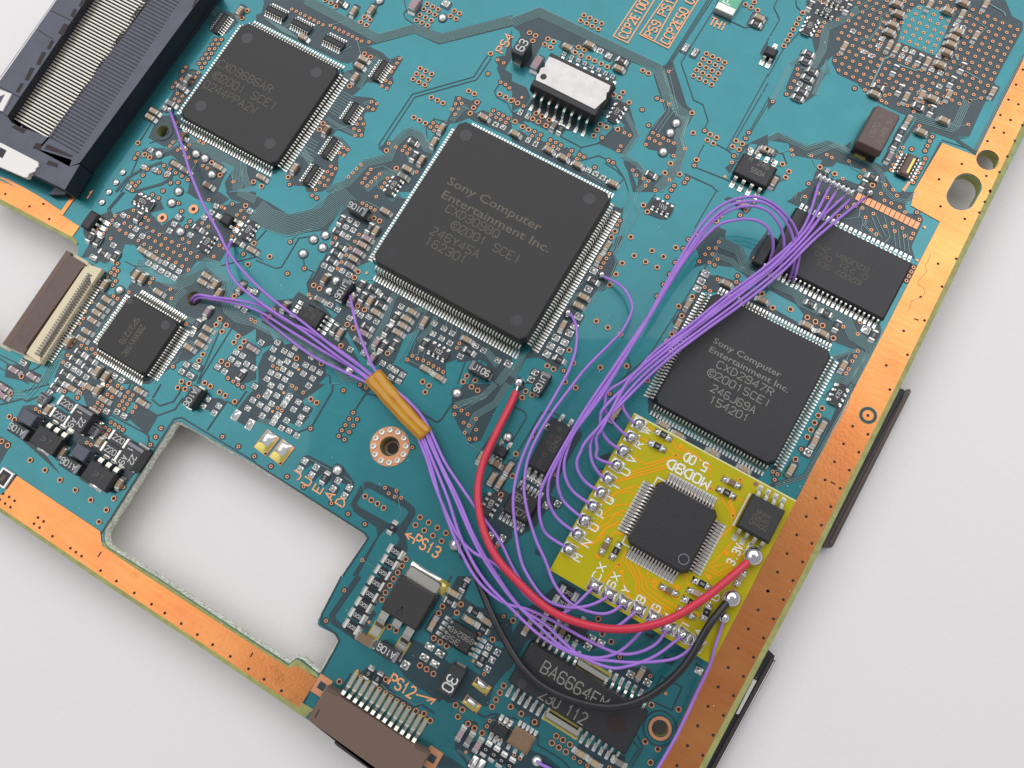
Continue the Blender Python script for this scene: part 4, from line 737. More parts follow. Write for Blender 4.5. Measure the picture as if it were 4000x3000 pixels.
# right-hand flat pack
e,fr=chip('flat_pack_chip',[z2(597,105),z2(1537,572),z2(1082,1462),z2(138,985)],0.17,0.02,'chip2',{'S':36,'E':36,'N':36,'W':36},0.115,0.021,'square black chip marked CXD2947R under the crossing purple wires',cham=0.08,inset=0.955)
mark(e,[('CXD2947R',z2(660,680),z2(1042,890),0.105,0),('@2001SCEI',z2(597,740),z2(1020,982),0.105,0),('246J69A',z2(615,862),z2(908,1030),0.105,0),('154201',z2(602,952),z2(855,1090),0.105,0)],0.17,'laser2',0.12,fr=fr)
for s,q0,q1 in (('Sony Computer',z2(612,487),z2(1128,762)),('Entertainment Inc.',z2(582,553),z2(1187,880))):
    me=font_mesh(s,1.0,'laser2'); xs=[v.co.x for v in me.vertices]; a,b=W(*q0,0.17),W(*q1,0.17); sc=(b.x-a.x)/(max(xs)-min(xs))
    o=put('chip_marking',me,e,kind='stuff',loc=(a.x-fr[0]-min(xs)*sc,(a.y+b.y)/2-fr[1]-0.045,0.172)); o.scale=(sc,0.124,1)
dimple(e,fr,z2(266,925),0.17,11,'chip2','pin_one_dimple')
# left flat pack with a greyer body
t=T(0,750)
e,fr=chip('flat_pack_chip',[t.p(1100,885),t.p(1565,1110),t.p(1238,1602),t.p(820,1330)],0.16,0.02,'chip',{'S':20,'E':20,'N':20,'W':20},0.11,0.022,'small square chip marked SP3727B beside the cream ribbon connector',cham=0.06,inset=0.93)
mark(e,[('SP3727B',t.p(1175,1100),t.p(1062,1298),0.085,-H_),('28DRXVTRC',t.p(1225,1165),t.p(1080,1405),0.08,-H_)],0.16,fr=fr,sw=0.12)
dimple(e,fr,t.p(1428,1150),0.16,18); dimple(e,fr,t.p(1120,945),0.16,12)
# memory chip
t=T(3000,750)
e,fr=chip('memory_chip',[t.p(160,82),t.p(1262,606),t.p(1008,1100),t.p(70,655)],0.12,0.02,'chip2',{'S':25,'N':25},0.10,0.027,'black oblong memory chip beneath a row of bare copper fingers',cham=0.02,single=True)
mark(e,[('B2U08n 2M6',t.p(862,645),t.p(400,480),0.075,math.pi),('D 221 060',t.p(840,722),t.p(420,540),0.075,math.pi),('@2002 SCE',t.p(780,780),t.p(430,610),0.075,math.pi)],0.12,'laser',0.10,fr=fr)
mb=MB(); mb.box(-0.032,0.032,-0.058,0.058,0.004,0.014,'ring'); me=mb.mesh('copper_finger')
for i in range(13):
    p=W(*t.p(780+500*i/12,45+245*i/12)); put('copper_finger',me,board,(p.x,p.y,0))
mb=MB(); mb.pillow(-0.04,0.04,-0.06,0.06,0.004,0.05,'solderb'); me_fs=mb.mesh('soldered_finger')
for i in range(8):
    p=W(3200+i*18.5,688+i*9.0); put('soldered_finger',me_fs,board,(p.x,p.y,0))
# motor driver at the bottom
t=T(2000,2250)
e,fr=chip('driver_chip',[(2081,2497),(2536,2789),(2436,2962),(1983,2656)],0.23,0.02,'chip2',{'S':[-0.455+0.053*i for i in range(7)]+[0.13+0.054*i for i in range(7)],'N':[0.455-0.053*i for i in range(7)]+[-0.13-0.054*i for i in range(7)]},0.16,0.035,'long black driver chip marked BA6664FM under the black wire',cham=0.02,single=True)
mark(e,[('BA6664FM',t.p(292,795),t.p(790,1100),0.155,0),('230 112',t.p(270,1030),t.p(620,1220),0.15,0)],0.23,'laser2',0.11,fr=fr)
dimple(e,fr,t.p(900,1275),0.23,41,'hole','round_recess'); dimple(e,fr,t.p(85,930),0.23,19)
for q0,q1 in (((555,745),(845,900)),((285,1190),(590,1370))):
    a,b=W(*t.p(*q0),0.08),W(*t.p(*q1),0.08); mb=MB(); L=abs(b.x-a.x); mb.box(-L/2,L/2,-0.05,0.05,0.01,0.08,'pin',0.02); mb.box(-L/2,L/2,-0.09,0.09,0.004,0.02,'gold'); put('heat_fin',mb,e,((a.x+b.x)/2-fr[0],(a.y+b.y)/2-fr[1],0))
# power chip with the metal slug
t=T(2000,0)
e,fr=chip('power_chip',[t.p(332,438),t.p(908,722),t.p(715,1005),t.p(148,738)],0.34,0.05,'chip2',{'S':8,'N':8},0.17,0.035,'thick black chip topped by a worn silver plate',cham=0.01,single=True,zs=0.2,inset=0.92,foot=0.3)
mb=MB(); q=[W(*t.p(x,y),0.352) for x,y in ((322,488),(400,520),(850,738),(836,790),(818,800),(812,852),(715,942),(292,730),(205,690),(215,640),(232,635),(248,588),(282,580),(290,540))]; mb.poly([(p.x-fr[0],p.y-fr[1]) for p in q],0.352,'slug',z0=0.338); put('metal_plate',mb,e)
dimple(e,fr,t.p(272,663),0.353,12,'chip2','pin_one_dimple')
# logic arrays with eight pins a side
for k_,(q,o) in enumerate((((1000+170/2.212,100/2.212),0),((1000+390/2.212,215/2.212),0),((1000+670/2.212,355/2.212),0),((1000+1070/2.212,600/2.212),1),((1000+820/2.212,965/2.212),1),((1000+635/2.212,1270/2.212),1),((1000+475/2.212,1505/2.212),1),((1905/2.212,195/2.212),1))):
    p=W(*q,0.06); chip('array_chip',None,0.06,0.012,'chip2',{'S':8,'N':8},0.045,0.018,single=False,cham=0.004,pt=(p.x,p.y,0.36,0.115),ang=H_*o,zs=0.045,t=0.012)
p=W(3000+1215/2.212,1425/2.212,0.08); e,fr=chip('array_chip',None,0.09,0.012,'brownp',{'S':6,'N':6},0.05,0.03,'small brown chip with a gold bar near the right copper strip',cham=0.004,pt=(p.x,p.y,0.37,0.17),ang=H_)
mb=MB(); mb.box(-0.13,0.13,-0.05,-0.015,0.088,0.093,'gold'); put('gold_bar',mb,e)
# eight-pin chips
t=T(2000,0)
e,fr=chip('eight_pin_chip',[(2910,590),(3043,655),(2992,735),(2860,670)],0.15,0.02,'chip2',{'S':4,'N':4},0.13,0.05,'eight pin black chip marked 246 550A',cham=0.01,single=True,inset=0.95)
mark(e,[('M',t.p(2065,1375),t.p(2065,1375),0.06,0),('246',t.p(2140,1410),t.p(2205,1445),0.07,0),('550A',t.p(2080,1465),t.p(2170,1512),0.07,0)],0.15,'laser2',0.12,fr=fr)
t=T(1000,750)
e,fr=chip('eight_pin_chip',[t.p(410,945),t.p(615,1040),t.p(500,1205),t.p(330,1075)],0.13,0.02,'chip2',{'W':4,'E':4},0.09,0.035,'eight pin black chip partly under the left purple wires',cham=0.01,single=True)
mark(e,[('2 2W',t.p(535,1010),t.p(480,1090),0.06,-H_),('R L',t.p(465,1010),t.p(430,1080),0.06,-H_)],0.13,'laser',0.1,fr=fr)
dimple(e,fr,t.p(430,975),0.13,12)
t=T(1000,2250)
e,fr=chip('eight_pin_chip',[t.p(1700,385),t.p(1925,500),t.p(1825,690),t.p(1605,565)],0.14,0.02,'chip2',{'W':4,'E':4},0.10,0.035,'eight pin chip marked 358 B248 beside the large tab transistor',cham=0.01,single=True)
mark(e,[('69B248',t.p(1865,570),t.p(1690,460),0.065,math.pi),('358',t.p(1735,580),t.p(1655,515),0.07,math.pi)],0.14,'laser2',0.13,fr=fr)
t=T(2000,1500)
e,fr=chip('long_chip',[t.p(352,288),t.p(522,372),t.p(300,795),t.p(140,705)],0.17,0.02,'chip2',{'S':3,'N':2},0.10,0.04,'narrow black chip lying between the purple wire bundles',cham=0.01,single=True)
mark(e,[('r0243',t.p(315,590),t.p(412,475),0.07,H_),('0 5',t.p(310,500),t.p(345,455),0.05,H_),('10110',t.p(230,710),t.p(275,610),0.05,H_)],0.17,'laser',0.1,fr=fr)
dimple(e,fr,t.p(412,390),0.17,11)
e,fr=chip('ten_pin_chip',[t.p(20,880),t.p(245,1005),t.p(130,1220),t.p(-90,1095)],0.13,0.02,'chip2',{'S':7,'N':7},0.09,0.024,'black chip marked B617 C77 left of the yellow board',cham=0.01,single=True)
mark(e,[('B617',t.p(28,965),t.p(105,1015),0.10,0),('CC77',t.p(30,1090),t.p(112,1140),0.09,0)],0.13,'laser2',0.11,fr=fr); dimple(e,fr,t.p(-85,1080),0.13,8)
# oscillator can
t=T(3000,0); e,fr=chip('oscillator',[t.p(925,895),t.p(1158,985),t.p(985,1328),t.p(768,1222)],0.30,0.06,'brownp',{},0.1,0.03,'brown grey oscillator can with faint engraved marking',cham=0.02)
mark(e,[('16.934 V',t.p(1065,1035),t.p(955,1225),0.07,-H_),('N 0251',t.p(965,1000),t.p(900,1185),0.075,-H_)],0.30,'laser2',0.09,fr=fr)
mb=MB(); mb.box(-fr[2]/2+0.02,fr[2]/2-0.02,-fr[3]/2-0.01,fr[3]/2-0.01,0.01,0.075,'chip2'); mb.box(-0.11,0.06,-fr[3]/2-0.04,-fr[3]/2+0.02,0.005,0.03,'gold'); put('oscillator_base',mb,e)
# ---------------------------------------------------------------- tantalum capacitors, inductors, transistors
def tant(q, L, Wd, Hh, ang, txts, th, name='tantalum_capacitor', label=None, band=1, k='tant'):
    """band at the end of the local +x axis times band"""
    p=W(*q,Hh); e=empty(name,(p.x,p.y,0),ang,board,label); mb=MB()
    mb.box(-L/2,L/2,-Wd/2,Wd/2,0.02,Hh,k,0.012); put('resin_body',mb,e)
    if band:
        b=MB(); x0,x1=sorted((band*(L/2-0.012),band*(L/2-0.06))); b.box(x0,x1,-Wd/2+0.012,Wd/2-0.012,Hh-0.002,Hh+0.0015,'band'); put('polarity_band',b,e)
    b=MB(); b.box(-L/2-0.03,-L/2+0.02,-Wd*0.32,Wd*0.32,0.003,0.05,'pin',0.006); me=b.mesh('terminal'); put('terminal',me,e); put('terminal',me,e,rz=math.pi)
    b=MB()
    for i,(s,dx,dy,r) in enumerate(txts): text_mb(b,s,dx,dy,th,r,Hh+0.002+i*1e-4,'laser2' if k!='tant' else 'mark',0.14)
    if txts: put('value_mark',b,e)
    return e
t=T(1000,750); PI=math.pi
tant(t.p(880,142),0.32,0.17,0.18,0,[('J106',-0.03,0,PI)],0.085)
tant(t.p(748,835),0.32,0.17,0.18,H_,[('J106',-0.03,0,PI)],0.085)
tant(t.p(1930,1530),0.32,0.17,0.18,0,[('J106',0.03,0,0)],0.085,band=-1)
tant((2115,1492),0.32,0.17,0.18,H_,[('J106',-0.03,0,PI)],0.085)
t=T(0,1500)
tant(t.p(155,400),0.32,0.17,0.18,0,[('A106',-0.03,0,PI)],0.085); tant(t.p(605,700),0.32,0.17,0.18,0,[('A106',-0.03,0,PI)],0.085); tant(t.p(1655,105),0.32,0.17,0.18,H_,[('A106',-0.03,0,PI)],0.085)
tant(T(1000,2250).p(1140,660),0.32,0.17,0.18,0,[('A106',-0.03,0,PI)],0.085)
tant(t.p(685,300),0.35,0.29,0.24,H_,[('1 A9',-0.03,0.055,PI),('22',-0.03,-0.06,PI)],0.085,label='black tantalum capacitor marked 22 A9 above the other one')
tant(t.p(1125,620),0.35,0.29,0.24,H_,[('1 A9',-0.03,0.055,PI),('22',-0.03,-0.06,PI)],0.085,label='black tantalum capacitor marked 22 A9 at the cutout edge')
tant(T(2000,0).p(80,400),0.29,0.21,0.28,H_,[('63',0.02,0,0)],0.13,'fuse',band=0,label='tall black fuse block marked 63')
tant(T(1000,2250).p(1690,905),0.40,0.22,0.22,H_,[('30',-0.04,0,PI)],0.14,'fuse',band=0,label='black fuse block marked 30 with a silver end')
for q in ((235,290),(690,590)):
    e=tant(t.p(*q),0.24,0.19,0.20,0,[],0.1,'inductor',band=0,k='conn')
for q,m_ in (((580,175),'220'),((515,278),'220'),((1025,475),'220'),((955,575),'220')): place_res(t.p(*q),7,m_)
for q in ((368,125),(815,398)):
    p=W(*t.p(*q),0.08); e=empty('diode',(p.x,p.y,0),H_,board); mb=MB(); mb.box(-0.09,0.09,-0.07,0.07,0.01,0.09,'band',0.01); put('diode_body',mb,e)
    b=MB(); text_mb(b,'B4',-0.02,0,0.07,0,0.0912,'chip2',0.16); b.box(-0.13,-0.09,-0.03,0.03,0.005,0.03,'pin'); b.box(0.09,0.13,-0.03,0.03,0.005,0.03,'pin'); b.box(0.05,0.075,-0.07,0.07,0.09,0.0915,'chip2'); put('terminal',b,e)
def sot(q, ang, L, Wd, Hh, pins, pw, reach, name='transistor', k='chip2', label=None, mk=None):
    """pins: list of (side +1/-1, offset along x)"""
    p=W(*q,Hh); e=empty(name,(p.x,p.y,0),ang,board,label); put('transistor_body', body_mesh(L,Wd,0.015,Hh,k,0.006,0.02), e)
    b=MB(); b.strip3(pin_prof(reach,Hh*0.5),-pw/2,pw/2,0.016,'pin'); b.box(reach*0.5,reach+0.04,-pw/2-0.01,pw/2+0.01,0.002,0.012,'solder'); me=b.mesh('pin')
    for s_,x in pins: put('pin',me,e,(x,s_*Wd/2,0),s_*H_)
    if mk: 
        b=MB(); text_mb(b,mk,0,0,0.07,0,Hh+0.002,'laser',0.12); put('chip_marking',b,e)
    return e
sot(t.p(395,485),0,0.46,0.30,0.18,[(1,-0.14),(1,0),(1,0.14)],0.075,0.16,label='black three lead transistor with a round dimple, left one of the pair',mk='2 7')
sot(t.p(845,790),0,0.46,0.30,0.18,[(1,-0.14),(1,0),(1,0.14)],0.075,0.16,label='black three lead transistor with a round dimple, right one of the pair',mk='2 7')
for q in ((382,475),(838,780)):
    p=W(*t.p(*q),0.183); mb=MB(); mb.disc(0,0,0.045,0,'dimple',20); mb.disc(0,0,0.049,0.0004,'hole',20,0.043); put('round_recess',mb,board,(p.x,p.y,0.183))
for q in ((385,570),(835,885)):
    p=W(*t.p(*q)); mb=MB(); mb.pillow(-0.11,0.11,-0.05,0.05,0.005,0.04,'solder'); put('solder_pad',mb,board,(p.x,p.y,0))
t=T(0,750); sot(t.p(770,240),H_,0.30,0.17,0.12,[(-1,-0.1),(-1,0),(-1,0.1)],0.04,0.12); sot(t.p(1950,230),H_,0.17,0.18,0.12,[(1,0),(-1,-0.06),(-1,0.06)],0.045,0.10)
t=T(3000,0); sot(t.p(30,440),0,0.18,0.15,0.12,[(-1,0.05),(-1,-0.05),(1,0)],0.045,0.10)
t=T(1000,1500); sot(t.p(2110,580),0,0.19,0.15,0.11,[(-1,-0.06),(-1,0),(-1,0.06),(1,-0.06),(1,0.06)],0.035,0.08)
t=T(2000,750); sot(t.p(2190,500),H_,0.5,0.16,0.16,[(-1,-0.18)],0.05,0.1)
sot(T(1000,2250).p(2110,1340),0,0.21,0.14,0.08,[(-1,-0.07),(-1,0),(-1,0.07),(1,-0.07),(1,0),(1,0.07)],0.03,0.07)
sot(T(2000,2250).p(560,480),0,0.24,0.18,0.12,[(-1,-0.06),(-1,0.06),(1,0)],0.04,0.08)
sot(T(2000,2250).p(80,1420),0,0.30,0.24,0.06,[(1,-0.12),(1,-0.06),(1,0),(1,0.06),(1,0.12),(-1,-0.1),(-1,0),(-1,0.1)],0.025,0.04,'array_chip','brown',label='small reddish brown chip below the driver chip')
# big tab transistor
t=T(1000,2250)
px=[t.p(1235,-5),t.p(1560,160),t.p(1395,480),t.p(1062,300)]; cx,cy,sx,sy=frame(px,0.24)
e=empty('tab_transistor',(cx,cy,0),0,board,'large black transistor with a silver tab and two bent leads'); put('transistor_body',body_mesh(sx,sy,0.03,0.24,'chip',0.02,0.03),e)
mb=MB(); mb.box(-sx/2+0.03,sx/2-0.03,sy/2-0.02,sy/2+0.17,0.02,0.09,'pin',0.025); put('metal_tab',mb,e)
mb=MB(); mb.pillow(sx/2-0.12,sx/2+0.06,sy/2+0.02,sy/2+0.22,0.004,0.07,'gold'); mb.pillow(-sx/2+0.02,sx/2-0.08,sy/2+0.13,sy/2+0.22,0.004,0.05,'solder'); put('solder_fillet',mb,e)
b=MB(); b.strip3([(0,0.13),(0.10,0.13),(0.16,0.10),(0.22,0.03),(0.26,0.02),(0.36,0.02)],-0.06,0.06,0.03,'pin'); b.box(0.18,0.40,-0.085,0.085,0.003,0.014,'gold'); me=b.mesh('lead')
put('lead',me,e,(-sx*0.36,-sy/2,0),-H_); put('lead',me,e,(sx*0.34,-sy/2,0),-H_)
b=MB(); b.strip3([(0,0.13),(0.06,0.13),(0.10,0.12)],-0.06,0.06,0.03,'pin'); put('cut_lead',b,e,(0,-sy/2,0),-H_)
p=W(*t.p(1245,300),0.24); b=MB(); text_mb(b,'*',p.x-cx,p.y-cy,0.12,0,0.242,'chip2',0.2); put('chip_marking',b,e)
# gilt pads with flux and solder
for q,s_ in ((T(1000,1500).p(95,507),1),(T(1000,1500).p(225,590),1),(T(1000,2250).p(1950,950),0),(T(1000,2250).p(1865,1105),0)):
    p=W(*q); mb=MB(); a,b_=(0.115,0.16) if s_ else (0.12,0.065)
    mb.box(-a,a,-b_,b_,0.002,0.014,'ring'); mb.pillow(-a*0.9,a*0.9,-b_*0.95,b_*0.6,0.014,0.02,'gold'); mb.pillow(-a*0.9,a*0.6,-b_*0.35,b_*0.98,0.016,0.06,'solder',8,0.6); put('gilt_pad',mb,board,(p.x,p.y,0),-0.1)
# thermistor at the top edge
t=T(2000,0); p=W(*t.p(1880,20),0.1); e=empty('thermistor',(p.x,p.y,0),H_,board,'green topped thermistor with silver ends above the letters TH1')
mb=MB(); mb.box(-0.14,0.4,-0.15,0.15,0.01,0.11,'white'); mb.box(-0.08,0.34,-0.15,0.15,0.11,0.118,'green'); mb.box(-0.20,-0.07,-0.155,0.155,0.005,0.116,'term',0.01); put('thermistor_body',mb,e)
b=MB(); text_mb(b,'PXT',0.08,0.03,0.12,0,0.119,'white',0.16); put('value_mark',b,e)
# plated mounting ring
c=W(1523,1744); mb=MB(); r0=(W(1523+39,1744)-c).length; r1=(W(1523+78,1744)-c).length; mb.disc(0,0,r1,0.010,'ring',40,r0); ring=put('mounting_ring',mb,board,(c.x,c.y,0))
mb=MB(); mb.lathe(0,0,[(0.046,0.010),(0.042,0.018),(0.028,0.014),(0.01,0.013)],'pin',14); me=mb.mesh('solder_dot')
for i in range(12): a=2*PI*i/12; put('solder_dot',me,ring,(0.235*math.cos(a),0.235*math.sin(a),0))
mb=MB(); mb.lathe(0,0,[(r0*1.02,-0.005),(r0*0.99,-0.02),(r0*0.99,-0.20)],'brown',28); mb.f.pop(); mb.m.pop(); mb.sm.pop(); mb.disc(0,0,r0*1.3,-0.20,'brown',28,r0*0.55); mb.disc(0,0,r0*0.75,-0.199,'tan',28,r0*0.6); put('barrel',mb,ring)
c=W(2578,2845); mb=MB(); mb.disc(0,0,0.225,0.0128,'dark',40,0.205); mb.disc(0,0,0.165,0.0128,'dark',40,0.1); mb.disc(0,0,0.150,0.0135,'ring',32,0.108); put('mounting_ring',mb,board,(c.x,c.y,0))
for q in ((757,818),(635,852)):
    c=W(*q); mb=MB(); mb.disc(0,0,0.076,0.0130,'ring',24,0.030); mb.disc(0,0,0.032,0.0133,'hole',16); put('via',mb,board,(c.x,c.y,0))
c=W(3390,1623); mb=MB(); mb.disc(0,0,0.125,0.0118,'fr4',36,0.072); mb.disc(0,0,0.118,0.0121,'dark',36,0.078); put('fiducial_ring',mb,board,(c.x,c.y,0))
c=W(638,514); mb=MB(); mb.disc(0,0,0.16,0.0125,'dark',28,0.1); put('clearance_ring',mb,board,(c.x,c.y,0))
mb=MB(); mb.ribbon(wl(T(3000,0).nums("1222 1572 1165 1652")),0.04,0.0115,'silk'); put('copper_finger',mb,board)
e=empty('test_socket',W(22,1868),H_,board); mb=MB(); mb.box(-0.13,0.13,-0.11,0.11,0.004,0.05,'term',0.01); put('socket_frame',mb,e); mb=MB(); mb.box(-0.10,0.10,-0.075,0.075,0.05,0.054,'chip2'); mb.box(-0.05,0.05,-0.03,0.03,0.054,0.06,'brownp'); put('socket_core',mb,e)
# stains and scrapes in the copper
for w_,k_,tt,q in ((0.010,'fr4',T(3000,750),"1400 540 1380 600 1355 640 1370 690 1300 770 1290 800 1340 830 1355 880 1320 915 1240 940 1220 1000 1210 1030"),(0.02,'hole',T(3000,750),"1258 1098 1300 1110"),(0.02,'hole',T(3000,1500),"538 846 580 868"),(0.02,'hole',T(0,1500),"848 1495 880 1450"),(0.02,'hole',T(0,2250),"2165 700 2188 660")):
    mb=MB(); mb.ribbon(wl(tt.nums(q)),w_,0.0119,k_); put('scrape',mb,board)

# dust specks on the board
mb=MB(); rd=random.Random(5)
for i in range(160):
    x,y=rd.uniform(300,3700),rd.uniform(60,2900); q=W(x,y,0.02); r=rd.uniform(0.003,0.0075); mb.disc(q.x,q.y,r,0.0138+i*2e-6,'white',6)
put('dust', mb, board, kind='stuff')
# ---------------------------------------------------------------- connectors
def prism(mb, pts, z0, z1, k):
    """solid whose top outline is given in photograph pixels at height z1"""
    mb.poly([W(x,y,z1) for x,y in pts], z1, k, z0=z0)
t=T(0,0); hz=0.36
def tp(s): return t.nums(s)
ex=empty('card_connector',W(500,350),0,board,'long dark grey card connector with rows of pale contacts at the upper left')
exo=W(500,350)
def cput(name, mb, **kw):
    mb.v=[(x-exo.x,y-exo.y,z) for x,y,z in mb.v]; return put(name, mb, ex, **kw)
def prism2(mb, pts, z0, z1, k, side): mb.poly([W(x,y,z1) for x,y in tp(pts)], z1, k, z0=z0, side=side)
mb=MB(); prism2(mb,"1500 -160 2000 -160 795 1478 590 1530 540 1440",0.004,0.05,'connd','connd'); prism2(mb,"1420 -160 1835 -160 690 1405 600 1440 320 1290 400 1200",0.03,hz,'conn','connd'); cput('housing',mb)
mb=MB(); prism2(mb,"740 -160 1460 -160 480 1190 400 1210 60 1000",0.02,0.14,'connd','connd'); cput('contact_bed',mb)
mb=MB(); prism2(mb,"300 1190 400 1190 660 1300 640 1400 560 1430 290 1300",0.02,0.27,'conn','connd'); cput('slot_floor',mb)
mb=MB(); prism2(mb,"600 -160 850 -160 90 960 60 1010 -60 930 -115 860",0.03,hz,'conn','connd'); cput('side_rail',mb)
mb=MB(); prism2(mb,"-300 860 60 1000 100 1060 160 1090 430 1190 340 1290 620 1380 600 1440 690 1420 560 1640 420 1570 -320 1210",0.03,hz,'conn','connd'); cput('end_block',mb)
mb=MB(); prism2(mb,"560 1530 690 1560 560 1680 420 1680",0.004,0.12,'conn','connd'); cput('end_block_foot',mb)
mb=MB(); prism2(mb,"-300 1130 20 1240 330 1400 330 1440 310 1450 300 1480 250 1500 240 1530 210 1530 -300 1310",hz-0.05,hz+0.03,'clip','clip'); cput('metal_clip',mb)
mb=MB(); prism2(mb,"-220 690 100 810 20 960 -300 850",hz-0.05,hz+0.03,'clip','clip'); cput('metal_clip',mb)
mb=MB(); prism2(mb,"0 830 40 815 0 890 -40 900",hz,hz+0.034,'conn','connd'); cput('clip_slot',mb)
mb=MB(); prism2(mb,"0 1270 55 1300 20 1365 -20 1350",hz,hz+0.034,'connd','connd'); cput('clip_slot',mb)
# recess details
slots=MB()
for i,q in enumerate(("680 55 710 60 760 -30 720 -40","605 140 635 150 668 85 640 72","500 285 545 310 592 215 555 200","400 420 430 430 470 355 445 345","310 555 345 565 400 455 365 445","210 690 245 695 300 590 265 580","135 790 165 800 205 725 180 715","100 1100 200 1155 230 1120 130 1080","280 1280 350 1300 360 1240 310 1235","400 1420 500 1450 500 1415 420 1385","385 1285 620 1360 630 1345 410 1245","1700 -40 1660 60 1680 60 1720 -40")):
    slots.poly([W(x,y,hz+0.002) for x,y in tp(q)],hz+0.002+i*1e-4,'hole')
for a in ("440 90 640 190","330 260 460 340","0 750 170 840"): slots.ribbon([W(x,y,hz) for x,y in tp(a)],0.012,hz+0.004,'hole')
for a in ("480 0 -10 690",): slots.ribbon([W(x,y,hz) for x,y in tp(a)],0.010,hz+0.005,'connd')
cput('slot',slots,kind='stuff')
# contacts: row from (820,0)-(1260,0) down to (100,1010)-(430,1190)
N_=48
a0,b0=W(*t.p(100,1010),0.22),W(*t.p(425,1188),0.22); a1,b1=W(*t.p(858,-60),0.22),W(*t.p(1302,-60),0.22)
L_=((b0-a0).length+(b1-a1).length)/2; mb=MB(); mb.box(-L_/2,L_/2,-0.0155,0.0155,0,0.03,'contact',0.006); me=mb.mesh('contact')
ang=0.0
for i in range(N_+1):
    u=i/N_; p=(a0.lerp(a1,u)+b0.lerp(b1,u))/2; put('contact',me,ex,(p.x-exo.x,p.y-exo.y,0.19),ang)
# ribs of the slotted half
a0,b0=W(*t.p(455,1200),hz),W(*t.p(670,1310),hz); a1,b1=W(*t.p(1300,-60),hz),W(*t.p(1600,-60),hz)
mb=MB(); L_=((b0-a0).length+(b1-a1).length)/2; mb.box(-L_/2,L_/2,-0.010,0.010,0,0.003,'connd'); mb.box(-L_/2-0.035,-L_/2+0.005,-0.017,0.017,0.0005,0.004,'hole'); me=mb.mesh('slot')
for i in range(N_+1):
    u=i/N_; p=(a0.lerp(a1,u)+b0.lerp(b1,u))/2; put('slot',me,ex,(p.x-exo.x,p.y-exo.y,hz+0.001),0.0)
# ribbon connector at the left edge
t=T(0,750); e=empty('ribbon_connector',W(200,1200),0,board,'cream ribbon connector with a brown flap hanging over the left edge'); eo=W(200,1200)
def rput(name, mb, **kw):
    mb.v=[(x-eo.x,y-eo.y,z) for x,y,z in mb.v]; return put(name, mb, e, **kw)
mb=MB(); prism(mb,t.nums("610 540 630 530 750 595 765 625 880 665 345 1490 215 1440 200 1410 60 1350 70 1330"),0.01,0.11,'cream'); prism(mb,t.nums("735 640 880 668 790 800 770 705 340 1395 350 1478 225 1395"),0.10,0.16,'cream'); rput('connector_body',mb)
mb=MB(); prism(mb,t.nums("575 503 615 525 605 545 705 600 730 620 725 650 705 660 225 1345 235 1360 205 1400 140 1370 20 1315"),0.10,0.175,'brownp'); rput('flap',mb)
mb=MB(); mb.poly([W(x,y,0.175) for x,y in t.nums("575 503 605 540 560 590 75 1330 20 1315")],0.1765,'brownq'); rput('flap_lip',mb)
p=W(*t.p(255,1155),0.175); mb=MB(); text_mb(mb,'2L106',p.x,p.y,0.12,-H_,0.1775,'laser',0.12,tracking=0.11); rput('connector_marking',mb)
b=MB(); b.strip3([(-0.03,0.170),(0.04,0.168),(0.07,0.10)],-0.011,0.011,0.014,'grey'); b.strip3([(0.07,0.10),(0.10,0.03),(0.12,0.015),(0.19,0.015)],-0.011,0.011,0.014,'pin'); me=b.mesh('pin')
a0,a1=W(*t.p(775,715),0.15),W(*t.p(325,1400),0.15)
for i in range(32):
    q=a0.lerp(a1,i/31); put('pin',me,e,(q.x-eo.x,q.y-eo.y,0),0)
# edge connector at the bottom
t=T(1000,2250); e=empty('edge_connector',W(1420,2800),0,board,'brown edge connector with thirteen long contacts at the bottom'); eo=W(1420,2800)
mb=MB(); prism(mb,t.nums("605 952 720 1010 735 1050 1340 1445 1370 1455 1490 1530 1330 1870 445 1240"),-0.30,0.20,'brownq'); rput('connector_body',mb)
mb=MB(); prism(mb,t.nums("625 962 725 1015 705 1035 615 985"),0.2,0.215,'brownp'); prism(mb,t.nums("1380 1455 1485 1515 1475 1530 1370 1475"),0.2,0.215,'brownp'); prism(mb,t.nums("540 1160 555 1150 515 1225 505 1220"),0.2,0.203,'hole'); rput('connector_detail',mb)
mb=MB(); prism(mb,t.nums("690 1415 1060 1640 1330 1800 1300 1900 700 1470 675 1440"),-0.47,-0.3,'steel'); rput('shell_lip',mb)
b=MB(); b.strip3([(0,0.13),(0.05,0.10),(0.09,0.03),(0.12,0.02),(0.30,0.02)],-0.025,0.025,0.02,'pin'); b.box(0.1,0.32,-0.032,0.032,0.002,0.011,'gold'); me=b.mesh('pin')
b=MB(); b.box(-0.05,0.05,-0.045,0.045,0.1,0.19,'connd'); me2=b.mesh('pin_notch')
for i in range(13):
    q=W(*t.p(757+50.6*i,1020+34.0*i),0.05); put('pin',me,e,(q.x-eo.x,q.y-eo.y,0),H_)
for q in ((570,950),(1522,1575)):
    p=W(*t.p(*q)); mb=MB(); mb.box(-0.10,0.10,-0.13,0.13,0.003,0.0135,'ring'); mb.box(-0.05,0.05,-0.05,0.05,0.0135,0.0150,'dark'); put('anchor_pad',mb,board,(p.x,p.y,0))
